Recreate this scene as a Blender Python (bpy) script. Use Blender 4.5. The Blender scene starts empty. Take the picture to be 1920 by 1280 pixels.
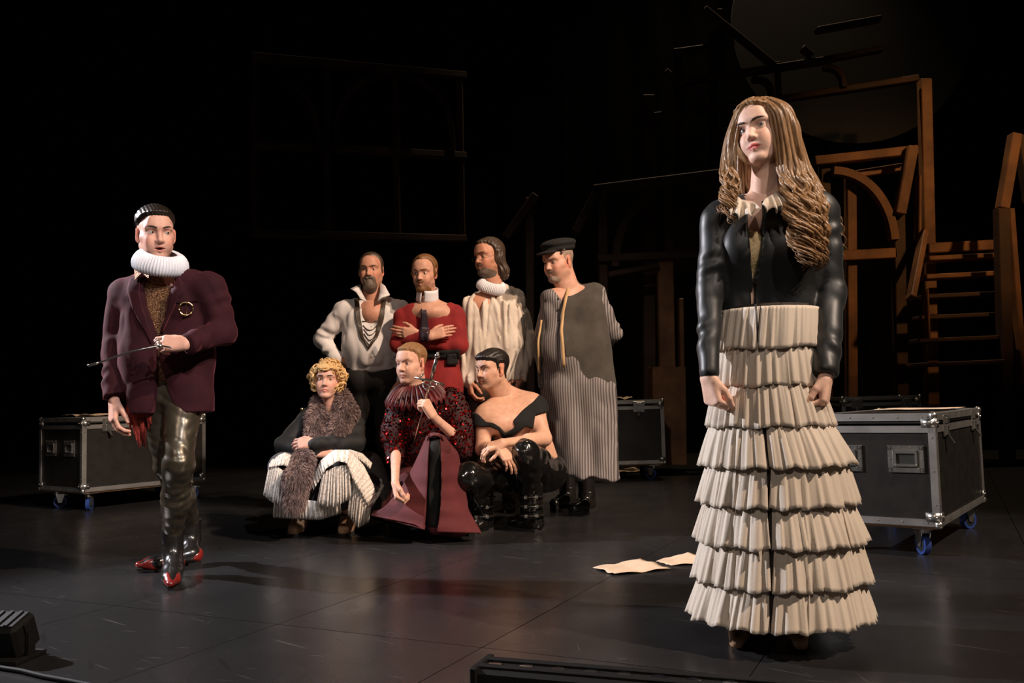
import bpy, bmesh, math, random
import numpy as np
from mathutils import Vector, Matrix

# ------------------------------------------------------------------ camera
FPX, CX, CY = 1650.0, 960.0, 640.0
CAM_H, ROLL = 0.78, 0.0255
PITCH = math.atan(112.0 * math.cos(ROLL) / FPX)
CAM = np.array([0.0, 0.0, CAM_H])
_F = np.array([0, math.cos(PITCH), math.sin(PITCH)])
_U0 = np.array([0, -math.sin(PITCH), math.cos(PITCH)])
_R0 = np.array([1.0, 0, 0])
CR = math.cos(ROLL) * _R0 - math.sin(ROLL) * _U0
CU = math.cos(ROLL) * _U0 + math.sin(ROLL) * _R0

SC = bpy.context.scene
COL = SC.collection
cam_d = bpy.data.cameras.new('camera')
cam_d.sensor_fit = 'HORIZONTAL'; cam_d.sensor_width = 36.0
cam_d.lens = 36.0 * FPX / 1920.0
cam_d.clip_start = 0.05; cam_d.clip_end = 200
cam_o = bpy.data.objects.new('camera', cam_d); COL.objects.link(cam_o)
m4 = Matrix.Identity(4)
for i in range(3):
    m4[i][0] = CR[i]; m4[i][1] = CU[i]; m4[i][2] = -_F[i]; m4[i][3] = CAM[i]
cam_o.matrix_world = m4
SC.camera = cam_o

# ------------------------------------------------------------------ world, lights, exposure
SC.view_settings.view_transform = 'Standard'
SC.view_settings.look = 'None'
SC.view_settings.exposure = 0.22
SC.view_settings.gamma = 1.0
SC.view_settings.use_curve_mapping = False
SC.cycles.use_denoising = True
SC.cycles.max_bounces = 6
w = bpy.data.worlds.new('dark_theatre'); SC.world = w
w.use_nodes = True
w.node_tree.nodes['Background'].inputs[0].default_value = (0.9, 0.8, 0.8, 1)
w.node_tree.nodes['Background'].inputs[1].default_value = 0.004

def spot(name, loc, target, power, color, angle, blend=0.35, size=0.12):
    d = bpy.data.lights.new(name, 'SPOT')
    d.energy = power; d.color = color; d.spot_size = math.radians(angle); d.spot_blend = blend
    d.shadow_soft_size = size
    o = bpy.data.objects.new(name, d); COL.objects.link(o)
    o.location = loc
    o.rotation_euler = (Vector(target) - Vector(loc)).to_track_quat('-Z', 'Y').to_euler()
    return o
# key from the right front of house (warm), side light from the left wing (cool), weak front wash
spot('key_spot', (6.0, -0.6, 7.6), (-0.1, 4.1, 0.75), 3200, (1.0, 0.79, 0.63), 42, 0.35, 0.10)
spot('group_boost_spot', (5.6, -1.0, 6.8), (-0.25, 5.75, 1.0), 2200, (1.0, 0.70, 0.49), 21, 0.4, 0.10)  # extra lamp added to brighten the group, roughly along the key's direction
spot('wing_spot', (-6.6, 5.3, 4.0), (-0.2, 3.3, 0.8), 3100, (0.95, 0.93, 1.0), 38, 0.5, 0.10)
spot('front_spot', (-2.0, -5.0, 6.8), (-0.4, 4.6, 0.9), 520, (1.0, 0.84, 0.74), 33, 0.5, 0.25)
spot('follow_spot_man', (3.6, -4.2, 7.2), (-1.6, 4.1, 1.15), 2300, (0.95, 0.94, 1.0), 12, 0.5, 0.10)
spot('follow_spot_woman', (3.0, -4.6, 7.0), (0.84, 2.86, 1.58), 800, (1.0, 0.88, 0.80), 8.5, 0.5, 0.10)
spot('set_spot', (7.5, 3.0, 6.0), (4.9, 9.4, 3.0), 800, (1.0, 0.50, 0.18), 30, 0.9, 0.2)
spot('grid_spot', (2.7, 10.3, 11.0), (2.7, 9.9, 3.5), 900, (1.0, 0.75, 0.48), 62, 0.7, 0.1)
spot('grid_spot_left', (-2.0, 9.9, 10.5), (-1.9, 9.6, 3.5), 60, (1.0, 0.75, 0.48), 50, 0.7, 0.1)

# ------------------------------------------------------------------ pixel helpers (1920 x 1280 frame)
def ray(px, py):
    d = _F + (px - CX) / FPX * CR - (py - CY) / FPX * CU
    return d / np.linalg.norm(d)
def W(px, py, Y):
    d = ray(px, py); return CAM + d * (Y / d[1])
def G(px, py, z=0.0):
    d = ray(px, py); return CAM + d * ((z - CAM_H) / d[2])
def V3(*a): return np.array(a, float)
def unit(v):
    v = np.asarray(v, float); return v / (np.linalg.norm(v) + 1e-12)

# ------------------------------------------------------------------ object helpers
def tag(o, label=None, cat=None, group=None, kind=None):
    if label: o['label'] = label
    if cat: o['category'] = cat
    if group: o['group'] = group
    if kind: o['kind'] = kind
    return o
def empty(name, loc, rz=0.0):
    o = bpy.data.objects.new(name, None); COL.objects.link(o)
    o.empty_display_size = 0.1
    o.location = tuple(loc); o.rotation_euler = (0, 0, rz)
    return o
def link(name, me, parent=None, mat=None):
    o = bpy.data.objects.new(name, me); COL.objects.link(o)
    if mat is not None:
        for m in (mat if isinstance(mat, (list, tuple)) else [mat]): me.materials.append(m)
    if parent is not None: o.parent = parent
    return o
def mesh_np(name, verts, faces, smooth=True, col=None, uu=None, mids=None):
    """verts (n,3); faces: list of tuples or (m,4)/(m,3) array"""
    me = bpy.data.meshes.new(name)
    verts = np.asarray(verts, np.float32)
    if isinstance(faces, np.ndarray):
        m, k = faces.shape
        me.vertices.add(len(verts)); me.vertices.foreach_set('co', verts.ravel())
        me.loops.add(m * k); me.loops.foreach_set('vertex_index', faces.ravel().astype(np.int32))
        me.polygons.add(m)
        me.polygons.foreach_set('loop_start', np.arange(0, m * k, k, dtype=np.int32))
        me.update(calc_edges=True)
    else:
        me.from_pydata(verts.tolist(), [], faces); me.update()
    if smooth: me.polygons.foreach_set('use_smooth', np.ones(len(me.polygons), bool))
    if mids is not None: me.polygons.foreach_set('material_index', np.asarray(mids, np.int32))
    if col is not None:
        a = me.attributes.new('Col', 'FLOAT_COLOR', 'POINT')
        c4 = np.ones((len(verts), 4), np.float32); c4[:, :3] = col
        a.data.foreach_set('color', c4.ravel())
    if uu is not None:
        a = me.attributes.new('uu', 'FLOAT', 'POINT')
        a.data.foreach_set('value', np.asarray(uu, np.float32))
    return me

class MB:
    """collects boxes, tubes, strips into one mesh"""
    def __init__(s): s.v = []; s.f = []; s.uu = []; s.n = 0
    def add(s, v, f, uu=None):
        v = np.asarray(v, float); s.v.append(v)
        s.f += [tuple(int(i) + s.n for i in q) for q in f]; s.n += len(v)
        s.uu.append(np.zeros(len(v)) if uu is None else np.asarray(uu, float)); return s
    def box(s, c, h, R=None, bev=0.0):
        c = np.asarray(c, float); h = np.asarray(h, float)
        R = np.eye(3) if R is None else np.asarray(R)
        if bev <= 0:
            v = np.array([[x, y, z] for x in (-1, 1) for y in (-1, 1) for z in (-1, 1)], float) * h
            f = [(0, 1, 3, 2), (4, 6, 7, 5), (0, 4, 5, 1), (2, 3, 7, 6), (0, 2, 6, 4), (1, 5, 7, 3)]
        else:
            bm = bmesh.new(); bmesh.ops.create_cube(bm, size=2)
            for q in bm.verts: q.co = Vector((q.co.x * h[0], q.co.y * h[1], q.co.z * h[2]))
            bmesh.ops.bevel(bm, geom=bm.edges[:], offset=bev, segments=1, affect='EDGES')
            bm.verts.index_update()
            v = np.array([q.co[:] for q in bm.verts]); f = [tuple(q.index for q in p.verts) for p in bm.faces]
            bm.free()
        return s.add(v @ R.T + c, f)
    def beam(s, a, b, wy, wz, up=(0, 0, 1), bev=0.0):
        a = np.asarray(a, float); b = np.asarray(b, float)
        d = unit(b - a); u = np.asarray(up, float); sd = np.cross(u, d)
        if np.linalg.norm(sd) < 1e-3: sd = np.cross((0, 1, 0), d)
        sd = unit(sd); u = np.cross(d, sd)
        R = np.stack([d, sd, u], 1)
        return s.box((a + b) / 2, (np.linalg.norm(b - a) / 2, wy / 2, wz / 2), R, bev)
    def tube(s, path, rad, n=8, flat=1.0, nrm=None, cap=True, uu0=0.0):
        P = np.asarray(path, float); m = len(P)
        rad = np.full(m, rad, float) if np.isscalar(rad) else np.asarray(rad, float)
        T = np.gradient(P, axis=0); T /= np.linalg.norm(T, axis=1)[:, None] + 1e-9
        ref = np.array([0, 0, 1.0]) if nrm is None else np.asarray(nrm, float)
        if abs(T[0] @ ref) > 0.95: ref = np.array([0, 1.0, 0])
        u = unit(np.cross(T[0], ref)); v = []
        ang = np.arange(n) * 2 * math.pi / n
        for i in range(m):
            u = unit(u - T[i] * (u @ T[i])); w_ = np.cross(T[i], u)
            v.append(P[i] + rad[i] * (np.cos(ang)[:, None] * u + flat * np.sin(ang)[:, None] * w_))
        v = np.concatenate(v)
        f = [(i * n + j, i * n + (j + 1) % n, (i + 1) * n + (j + 1) % n, (i + 1) * n + j) for i in range(m - 1) for j in range(n)]
        if cap: f += [tuple(range(n))[::-1], tuple((m - 1) * n + j for j in range(n))]
        return s.add(v, f, uu0 + np.tile(ang / (2 * math.pi), m))
    def cyl(s, a, b, r, n=16, r2=None):
        return s.tube([a, b], [r, r if r2 is None else r2], n)
    def ball(s, c, r, n=10, R=None):
        c = np.asarray(c, float); r = np.full(3, r, float) if np.isscalar(r) else np.asarray(r, float)
        v = [(0, 0, 1)]; f = []
        m = n // 2
        for i in range(1, m):
            th = math.pi * i / m
            for j in range(n):
                ph = 2 * math.pi * j / n
                v.append((math.sin(th) * math.cos(ph), math.sin(th) * math.sin(ph), math.cos(th)))
        v.append((0, 0, -1)); L = len(v) - 1
        for j in range(n): f.append((0, 1 + j, 1 + (j + 1) % n))
        for i in range(m - 2):
            for j in range(n):
                a_ = 1 + i * n + j; b_ = 1 + i * n + (j + 1) % n
                f.append((a_, a_ + n, b_ + n, b_))
        for j in range(n): f.append((L, 1 + (m - 2) * n + (j + 1) % n, 1 + (m - 2) * n + j))
        v = np.array(v) * r
        if R is not None: v = v @ np.asarray(R).T
        return s.add(v + c, f)
    def sheet(s, grid, thick=0.0, uu=None):
        """grid (n,m,3) open sheet, given thickness along its normals"""
        g = np.asarray(grid, float); n, m = g.shape[:2]
        du = np.gradient(g, axis=0); dv = np.gradient(g, axis=1)
        N = np.cross(du, dv); N /= np.linalg.norm(N, axis=2)[..., None] + 1e-12
        idx = np.arange(n * m).reshape(n, m)
        q = np.stack([idx[:-1, :-1], idx[1:, :-1], idx[1:, 1:], idx[:-1, 1:]], -1).reshape(-1, 4)
        u1 = np.zeros(n * m) if uu is None else np.asarray(uu).ravel()
        if thick <= 0: return s.add(g.reshape(-1, 3), q.tolist(), u1)
        top = (g + N * thick / 2).reshape(-1, 3); bot = (g - N * thick / 2).reshape(-1, 3)
        k = n * m; f = q.tolist() + (q[:, ::-1] + k).tolist()
        bd = list(idx[0, :]) + list(idx[1:, -1]) + list(idx[-1, ::-1][1:]) + list(idx[::-1, 0][1:-1])
        for i in range(len(bd)):
            a_, b_ = int(bd[i]), int(bd[(i + 1) % len(bd)])
            f.append((a_, b_, b_ + k, a_ + k))
        return s.add(np.concatenate([top, bot]), f, np.concatenate([u1, u1]))
    def mesh(s, name, off=(0, 0, 0), smooth=False):
        v = np.concatenate(s.v) - np.asarray(off, float)
        return mesh_np(name, v, s.f, smooth, uu=np.concatenate(s.uu))
    def build(s, name, mat, parent=None, off=None, smooth=False):
        if off is None:
            off = (0, 0, 0); q = parent
            while q is not None:
                if q.get('worldspace'): off = q.location[:]
                q = q.parent
        return link(name, s.mesh(name, off, smooth), parent, mat)

# ------------------------------------------------------------------ materials
def mat(name, color, rough=0.6, metal=0.0, color2=None, nscale=8.0, ndet=4.0, stretch=(1, 1, 1), bump=0.0, bscale=60.0,
        sheen=0.0, sheen_tint=(1, 1, 1), coat=0.0, spec=0.5, attr=False, aniso=0.0, stripe=None, trans=0.0, nlo=0.35, nhi=0.65, sss=0.0,
        bstretch=None, rough2=None):
    m = bpy.data.materials.new(name); m.use_nodes = True
    nt = m.node_tree; N = nt.nodes; L = nt.links
    b = N['Principled BSDF']
    b.inputs['Roughness'].default_value = rough; b.inputs['Metallic'].default_value = metal
    b.inputs['Specular IOR Level'].default_value = spec
    b.inputs['Sheen Weight'].default_value = sheen; b.inputs['Sheen Tint'].default_value = (*sheen_tint, 1)
    b.inputs['Sheen Roughness'].default_value = 0.35
    b.inputs['Coat Weight'].default_value = coat; b.inputs['Coat Roughness'].default_value = 0.12
    b.inputs['Anisotropic'].default_value = aniso
    b.inputs['Transmission Weight'].default_value = trans
    if sss > 0:
        b.inputs['Subsurface Weight'].default_value = sss
        b.inputs['Subsurface Radius'].default_value = (0.012, 0.004, 0.002); b.inputs['Subsurface Scale'].default_value = 1.0
    tc = N.new('ShaderNodeTexCoord'); mp = N.new('ShaderNodeMapping'); mp.inputs['Scale'].default_value = stretch
    L.new(tc.outputs['Object'], mp.inputs['Vector'])
    nz = N.new('ShaderNodeTexNoise'); nz.inputs['Scale'].default_value = nscale; nz.inputs['Detail'].default_value = ndet
    L.new(mp.outputs['Vector'], nz.inputs['Vector'])
    mr = N.new('ShaderNodeMapRange'); mr.inputs['From Min'].default_value = nlo; mr.inputs['From Max'].default_value = nhi
    L.new(nz.outputs['Fac'], mr.inputs['Value'])
    src = None
    if color2 is None: color2 = tuple(c * 0.82 for c in color)
    mx = N.new('ShaderNodeMix'); mx.data_type = 'RGBA'
    mx.inputs['A'].default_value = (*color2, 1); mx.inputs['B'].default_value = (*color, 1)
    L.new(mr.outputs['Result'], mx.inputs['Factor']); src = mx.outputs['Result']
    if attr:
        at = N.new('ShaderNodeAttribute'); at.attribute_name = 'Col'
        mu = N.new('ShaderNodeMix'); mu.data_type = 'RGBA'; mu.blend_type = 'MULTIPLY'; mu.inputs['Factor'].default_value = 1
        L.new(at.outputs['Color'], mu.inputs['A']); L.new(src, mu.inputs['B']); src = mu.outputs['Result']
    if stripe:   # (period, width 0..1, colour): along the 'uu' attribute
        at = N.new('ShaderNodeAttribute'); at.attribute_name = 'uu'
        dv = N.new('ShaderNodeMath'); dv.operation = 'DIVIDE'; dv.inputs[1].default_value = stripe[0]
        L.new(at.outputs['Fac'], dv.inputs[0])
        fr = N.new('ShaderNodeMath'); fr.operation = 'FRACT'; L.new(dv.outputs[0], fr.inputs[0])
        lt = N.new('ShaderNodeMath'); lt.operation = 'LESS_THAN'; lt.inputs[1].default_value = stripe[1]
        L.new(fr.outputs[0], lt.inputs[0])
        m2 = N.new('ShaderNodeMix'); m2.data_type = 'RGBA'; m2.inputs['B'].default_value = (*stripe[2], 1)
        L.new(src, m2.inputs['A']); L.new(lt.outputs[0], m2.inputs['Factor']); src = m2.outputs['Result']
    L.new(src, b.inputs['Base Color'])
    if rough2 is not None:
        r2 = N.new('ShaderNodeMapRange'); r2.inputs['To Min'].default_value = rough; r2.inputs['To Max'].default_value = rough2
        L.new(mr.outputs['Result'], r2.inputs['Value']); L.new(r2.outputs['Result'], b.inputs['Roughness'])
    if bump > 0:
        n2 = N.new('ShaderNodeTexNoise'); n2.inputs['Scale'].default_value = bscale; n2.inputs['Detail'].default_value = 3
        if bstretch:
            mp2 = N.new('ShaderNodeMapping'); mp2.inputs['Scale'].default_value = bstretch
            L.new(tc.outputs['Object'], mp2.inputs['Vector']); L.new(mp2.outputs['Vector'], n2.inputs['Vector'])
        else:
            L.new(mp.outputs['Vector'], n2.inputs['Vector'])
        bp = N.new('ShaderNodeBump'); bp.inputs['Strength'].default_value = bump; bp.inputs['Distance'].default_value = 0.01
        L.new(n2.outputs['Fac'], bp.inputs['Height']); L.new(bp.outputs['Normal'], b.inputs['Normal'])
    return m
# ================================================================== THE STAGE
def floor_material():
    m = mat('stage_floor_paint', (0.025, 0.0245, 0.025), 0.32, color2=(0.015, 0.0145, 0.015), nscale=2.2, ndet=8, bump=0.03, bscale=18, spec=0.5, rough2=0.24)
    nt = m.node_tree; N = nt.nodes; L = nt.links; b = N['Principled BSDF']
    src = b.inputs['Base Color'].links[0].from_socket
    tc = N.new('ShaderNodeTexCoord')
    prev = src
    for k, (rot, sc, thr, amt) in enumerate([(0.25, (1.2, 34, 1), 0.675, 0.09), (-0.2, (2.4, 60, 1), 0.69, 0.15), (1.1, (1.5, 46, 1), 0.70, 0.09), (0.6, (0.9, 9, 1), 0.66, 0.012)]):
        mp = N.new('ShaderNodeMapping'); mp.inputs['Rotation'].default_value = (0, 0, rot); mp.inputs['Location'].default_value = (k * 7.3, k * 3.1, 0)
        L.new(tc.outputs['Object'], mp.inputs['Vector'])
        m2 = N.new('ShaderNodeMapping'); m2.inputs['Scale'].default_value = sc
        L.new(mp.outputs['Vector'], m2.inputs['Vector'])
        nz = N.new('ShaderNodeTexNoise'); nz.inputs['Scale'].default_value = 1.6; nz.inputs['Detail'].default_value = 5; nz.inputs['Distortion'].default_value = 0.25
        L.new(m2.outputs['Vector'], nz.inputs['Vector'])
        mr = N.new('ShaderNodeMapRange'); mr.inputs['From Min'].default_value = thr; mr.inputs['From Max'].default_value = thr + 0.06
        mr.inputs['To Max'].default_value = 1.0
        L.new(nz.outputs['Fac'], mr.inputs['Value'])
        mx = N.new('ShaderNodeMix'); mx.data_type = 'RGBA'; mx.inputs['B'].default_value = (amt, amt * 0.95, amt * 0.9, 1)
        L.new(prev, mx.inputs['A']); L.new(mr.outputs['Result'], mx.inputs['Factor']); prev = mx.outputs['Result']
    L.new(prev, b.inputs['Base Color'])
    return m
M_floor = floor_material()
M_black = mat('black_void', (0.004, 0.004, 0.004), 0.9)
M_drape = mat('black_drape', (0.0022, 0.002, 0.002), 0.98, spec=0.05)

P2 = G(520, 1170); P3 = G(905, 1213); P1 = G(220, 1135)
ax = unit(P3 - P1); ax[2] = 0; ay = np.array([-ax[1], ax[0], 0.0])
pw = float((P3 - P2) @ ax)            # panel width
pl = pw * 2
root_floor = tag(link('floor', MB().box((0, 6, -0.10), (16, 11, 0.08)).mesh('floor'), None, M_black), 'black painted stage floor laid in rectangular panels', 'floor', kind='structure')
pm = MB().box((0, 0, -0.011), (pw / 2 - 0.002, pl / 2 - 0.002, 0.011)).mesh('floor_panel')
pm.materials.append(M_floor)
fr_rot = math.atan2(ax[1], ax[0])
for i in range(-13, 14):
    for j in range(-2, 8):
        c = P2 + ax * pw * (i + 0.5) + ay * pl * (j + 0.5)
        if c[1] < -0.6 or c[1] > 13.0 or abs(c[0]) > 1.5 + 0.85 * max(c[1], 1): continue
        o = link('floor_panel', pm, root_floor)
        o.location = (c[0], c[1], 0); o.rotation_euler = (0, 0, fr_rot)

def drape(name, p0, p1, h, label):
    n = 260; t = np.linspace(0, 1, n); p0 = np.array(p0, float); p1 = np.array(p1, float)
    d = unit(p1 - p0); nn = np.array([-d[1], d[0], 0]); Lw = np.linalg.norm(p1 - p0)
    off = 0.09 * np.sin(t * Lw * 9) + 0.05 * np.sin(t * Lw * 23 + 1)
    base = p0 + (p1 - p0) * t[:, None] + nn * off[:, None]
    g = np.stack([base, base + np.array([0, 0, h])], 1)
    o = link(name, MB().sheet(g).mesh(name, smooth=True), None, M_drape)
    return tag(o, label, 'curtain', kind='structure')
drape('wall_back', (-13, 12.2, 0), (14, 12.2, 0), 11, 'black masking curtain closing the back of the stage')

# ------------------------------------------------------------------ timber set pieces
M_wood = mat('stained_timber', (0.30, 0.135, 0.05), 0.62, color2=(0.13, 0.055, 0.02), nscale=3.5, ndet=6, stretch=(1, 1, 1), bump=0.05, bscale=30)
M_wood_shaded = mat('shaded_timber', (0.075, 0.036, 0.018), 0.7, color2=(0.035, 0.016, 0.008), nscale=3.5, ndet=6, bump=0.05, bscale=30)  # same timber, shade put into the colour for unlit parts of the set
M_disc = mat('moon_disc_paint', (0.02, 0.017, 0.014), 0.9, nscale=3)

def set_piece(name, label, cat, base):
    r = empty(name, base); r['worldspace'] = 1
    return tag(r, label, cat)
def pbeam(root, a, b, Ya, Yb, wpx, depth=0.12, m=None, name='beam', up=None):
    A = W(a[0], a[1], Ya); B = W(b[0], b[1], Yb)
    wd = wpx * (Ya + Yb) / 2 / FPX
    d = unit(B - A); yv = np.array([0, 1.0, 0]); u = unit(np.cross(d, yv))
    mb = MB(); mb.beam(A, B, depth, wd, up=u, bev=0.008)
    return mb.build(name, m or M_wood, root)
def parc(root, pts, Y, wpx, depth=0.1, m=None, name='arch', Y2=None):
    """curved rib through pixel points"""
    pts = np.array(pts, float); t = np.linspace(0, 1, len(pts)); tt = np.linspace(0, 1, 20)
    deg = min(3, len(pts) - 1)
    xs = np.polyval(np.polyfit(t, pts[:, 0], deg), tt); ys = np.polyval(np.polyfit(t, pts[:, 1], deg), tt)
    Y2 = Y if Y2 is None else Y2
    P = np.array([W(x, y, Y + (Y2 - Y) * q) for x, y, q in zip(xs, ys, tt)])
    T = np.gradient(P, axis=0); T /= np.linalg.norm(T, axis=1)[:, None]
    Nn = np.cross(T, (0, 1.0, 0)); Nn /= np.linalg.norm(Nn, axis=1)[:, None]
    hw = wpx * Y / FPX / 2
    g = np.stack([P - Nn * hw, P + Nn * hw], 1)
    return MB().sheet(g, depth).build(name, m or M_wood, root)

# -- gallery panel with a quarter arch, right of the woman
YA = 9.7
r = set_piece('timber_gallery', 'brown timber gallery frame with quarter arch behind the long-haired woman', 'stage set', G(1690, 880) * np.array([0, 0, 0]) + W(1690, 640, YA) * np.array([1, 1, 0]))
pbeam(r, (1526, 303), (1718, 282), YA, YA, 17)
pbeam(r, (1590, 330), (1690, 314), YA + .25, YA + .25, 14)
pbeam(r, (1710, 276), (1686, 402), YA - .1, YA - .1, 19)
pbeam(r, (1683, 404), (1692, 880), YA, YA, 21, m=M_wood_shaded, name='post')
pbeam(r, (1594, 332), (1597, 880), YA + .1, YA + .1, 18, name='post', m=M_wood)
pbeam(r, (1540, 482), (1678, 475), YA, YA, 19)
pbeam(r, (1545, 308), (1552, 880), YA + .1, YA + .1, 18, m=M_wood_shaded, name='post')
parc(r, [(1562, 321), (1600, 329), (1632, 350), (1655, 380), (1668, 412), (1676, 450)], YA - .05, 15)
# -- tall post and staircase
r = set_piece('timber_staircase', 'open timber staircase with tall newel posts at the far right', 'staircase', W(1800, 640, YA) * np.array([1, 1, 0]))
pbeam(r, (1733, 150), (1750, 880), YA + .15, YA + .15, 21, name='post')
pbeam(r, (1903, 252), (1879, 392), YA - .6, YA - .6, 19)
pbeam(r, (1877, 392), (1890, 900), YA - .6, YA - .6, 22, m=M_wood_shaded, name='post')
pbeam(r, (1892, 392), (1917, 720), YA - .5, YA - .5, 11, name='brace')
pbeam(r, (1913, 255), (1931, 380), YA - .3, YA - .3, 18, m=M_wood_shaded)
pbeam(r, (1733, 432), (1708, 560), YA - .15, YA - .6, 11, name='stringer')
pbeam(r, (1722, 330), (1721, 450), YA, YA, 6, name='baluster')
for k, (y, wv, mm) in enumerate([(466, 19, M_wood), (487, 9, M_wood), (521, 9, M_wood), (558, 8, M_wood_shaded), (597, 8, M_wood_shaded), (640, 8, M_wood_shaded), (685, 8, M_wood_shaded)]):
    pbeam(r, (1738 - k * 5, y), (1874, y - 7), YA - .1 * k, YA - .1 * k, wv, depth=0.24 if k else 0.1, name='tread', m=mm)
pbeam(r, (1735, 540), (1739, 635), YA - .5, YA - .5, 4, name='baluster')

# -- upper lattice with small arches, almost lost in the dark
YU = 9.8
r = set_piece('arched_lattice', 'shaded timber lattice with small arches rising into the dark above the woman', 'stage set', W(1450, 640, YU) * np.array([1, 1, 0]))
for a, b, wv in [((1225, 219), (1400, 196), 12), ((1400, 196), (1720, 148), 12), ((1262, 157), (1560, 112), 12), ((1530, 116), (1655, 92), 10), ((1262, 99), (1375, 84), 10), ((1530, 58), (1650, 36), 10),
                 ((1320, 17), (1452, 124), 9), ((1247, 134), (1264, 148), 9), ((1503, 90), (1522, 106), 9)]:
    pbeam(r, a, b, YU, YU, wv, m=M_wood_shaded)
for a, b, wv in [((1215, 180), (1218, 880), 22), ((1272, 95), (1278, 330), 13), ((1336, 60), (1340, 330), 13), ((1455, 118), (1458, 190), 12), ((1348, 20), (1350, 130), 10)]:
    pbeam(r, a, b, YU + .1, YU + .1, wv, m=M_wood_shaded, name='post')
for pts in [[(1285, 170), (1304, 170), (1318, 182), (1323, 205)], [(1545, 128), (1563, 130), (1576, 142), (1581, 165)], [(1410, 150), (1430, 152), (1442, 162), (1446, 180)]]:
    parc(r, pts, YU - .05, 9, m=M_wood_shaded)
# -- lower gallery behind the man in the cap
YL = 9.3
r = set_piece('timber_arcade', 'shaded timber arcade with sloping struts behind the man in the cap', 'stage set', W(1200, 640, YL) * np.array([1, 1, 0]))
for a, b, wv, mm in [((1112, 356), (1352, 326), 16, M_wood_shaded), ((1122, 352), (1078, 436), 15, M_wood_shaded), ((1004, 366), (948, 446), 15, M_wood_shaded), ((1120, 485), (1330, 476), 14, M_wood_shaded), ((1140, 515), (1235, 498), 10, M_wood_shaded)]:
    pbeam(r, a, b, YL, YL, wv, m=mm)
for a, b, wv, mm in [((1128, 360), (1136, 870), 17, M_wood_shaded), ((992, 372), (996, 870), 15, M_wood_shaded), ((1250, 345), (1254, 480), 17, M_wood_shaded), ((1246, 486), (1250, 690), 30, M_wood), ((1276, 560), (1278, 690), 8, M_wood)]:
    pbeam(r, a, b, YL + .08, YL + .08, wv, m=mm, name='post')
pbeam(r, (1250, 688), (1252, 870), YL, YL, 62, depth=0.3, m=M_wood, name='plinth')
parc(r, [(1152, 500), (1160, 450), (1180, 405), (1222, 366)], YL, 13, m=M_wood_shaded)
parc(r, [(1306, 354), (1322, 360), (1334, 368), (1346, 382)], YL, 9, m=M_wood_shaded)
# -- window frame hanging on the left
r = set_piece('hanging_window_frame', 'large dark arched window frame hanging above the standing men', 'window frame', W(670, 640, 9.6) * np.array([1, 1, 0]))
def wl(x): return 9.0 + (x - 478) / 385.0 * 1.05
for a, b in [((470, 107), (872, 143)), ((470, 270), (872, 293)), ((470, 437), (872, 448))]:
    pbeam(r, a, b, wl(a[0]), wl(b[0]), 13, m=M_wood_shaded)
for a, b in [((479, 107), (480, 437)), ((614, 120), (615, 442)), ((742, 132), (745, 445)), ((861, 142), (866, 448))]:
    pbeam(r, a, b, wl(a[0]) + .02, wl(b[0]) + .02, 13, m=M_wood_shaded, name='mullion')
parc(r, [(632, 280), (635, 220), (655, 175), (690, 150)], wl(660) - .03, 11, m=M_wood_shaded)
parc(r, [(690, 150), (742, 140), (790, 155), (822, 180)], wl(750) - .03, 11, m=M_wood_shaded)
parc(r, [(822, 180), (838, 205), (846, 240), (848, 290)], wl(840) - .03, 11, m=M_wood_shaded)
parc(r, [(540, 155), (570, 180), (590, 215), (600, 280)], wl(570) - .03, 11, m=M_wood_shaded)
for x in (500, 850):     # hanging wires up into the fly loft
    A = W(x, 120, wl(x)); o = MB().cyl(A, A + V3(0, 0, 6), 0.004, 6).build('wire', M_black, r)
# -- big disc hanging upper right
c = W(1595, 50, 11.0); rad = 230 * 11.0 / FPX
ang = np.linspace(0, 2 * math.pi, 65)[:-1]
mb = MB(); v = [c + V3(rad * math.cos(a), s, rad * math.sin(a)) for s in (-.03, .03) for a in ang]
n = 64
mb.add(v, [tuple(range(n)), tuple(range(2 * n - 1, n - 1, -1))] + [(i, i + n, (i + 1) % n + n, (i + 1) % n) for i in range(n)])
r = set_piece('hanging_disc', 'huge dim round disc hanging at the upper right', 'disc', c)
mb.build('disc', M_disc, r)
for s in (-1, 1):
    MB().cyl(c + V3(s * rad * .6, .05, rad * .7), c + V3(s * rad * .6, .05, rad * .7 + 5), 0.004, 6).build('wire', M_black, r)
# ================================================================== FLIGHT CASES
M_lam = mat('black_laminate', (0.017, 0.0145, 0.012), 0.42, color2=(0.011, 0.0095, 0.008), nscale=20, bump=0.08, bscale=260)
M_alu = mat('brushed_aluminium', (0.55, 0.53, 0.50), 0.42, 0.9, color2=(0.40, 0.385, 0.36), nscale=7, ndet=6, bump=0.03, bscale=60)
M_zinc = mat('zinc_plate', (0.62, 0.61, 0.57), 0.3, 0.95, color2=(0.48, 0.47, 0.44), nscale=12)
M_pit = mat('recess_dark', (0.10, 0.10, 0.09), 0.4, 0.8)
M_blue = mat('blue_rubber', (0.022, 0.055, 0.24), 0.5, color2=(0.014, 0.038, 0.17), nscale=15)
M_ply = mat('plywood_edge', (0.42, 0.24, 0.13), 0.7)
M_paper = mat('old_paper', (0.80, 0.60, 0.42), 0.75, color2=(0.70, 0.50, 0.34), nscale=6, ndet=6, bump=0.1, bscale=40)

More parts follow.
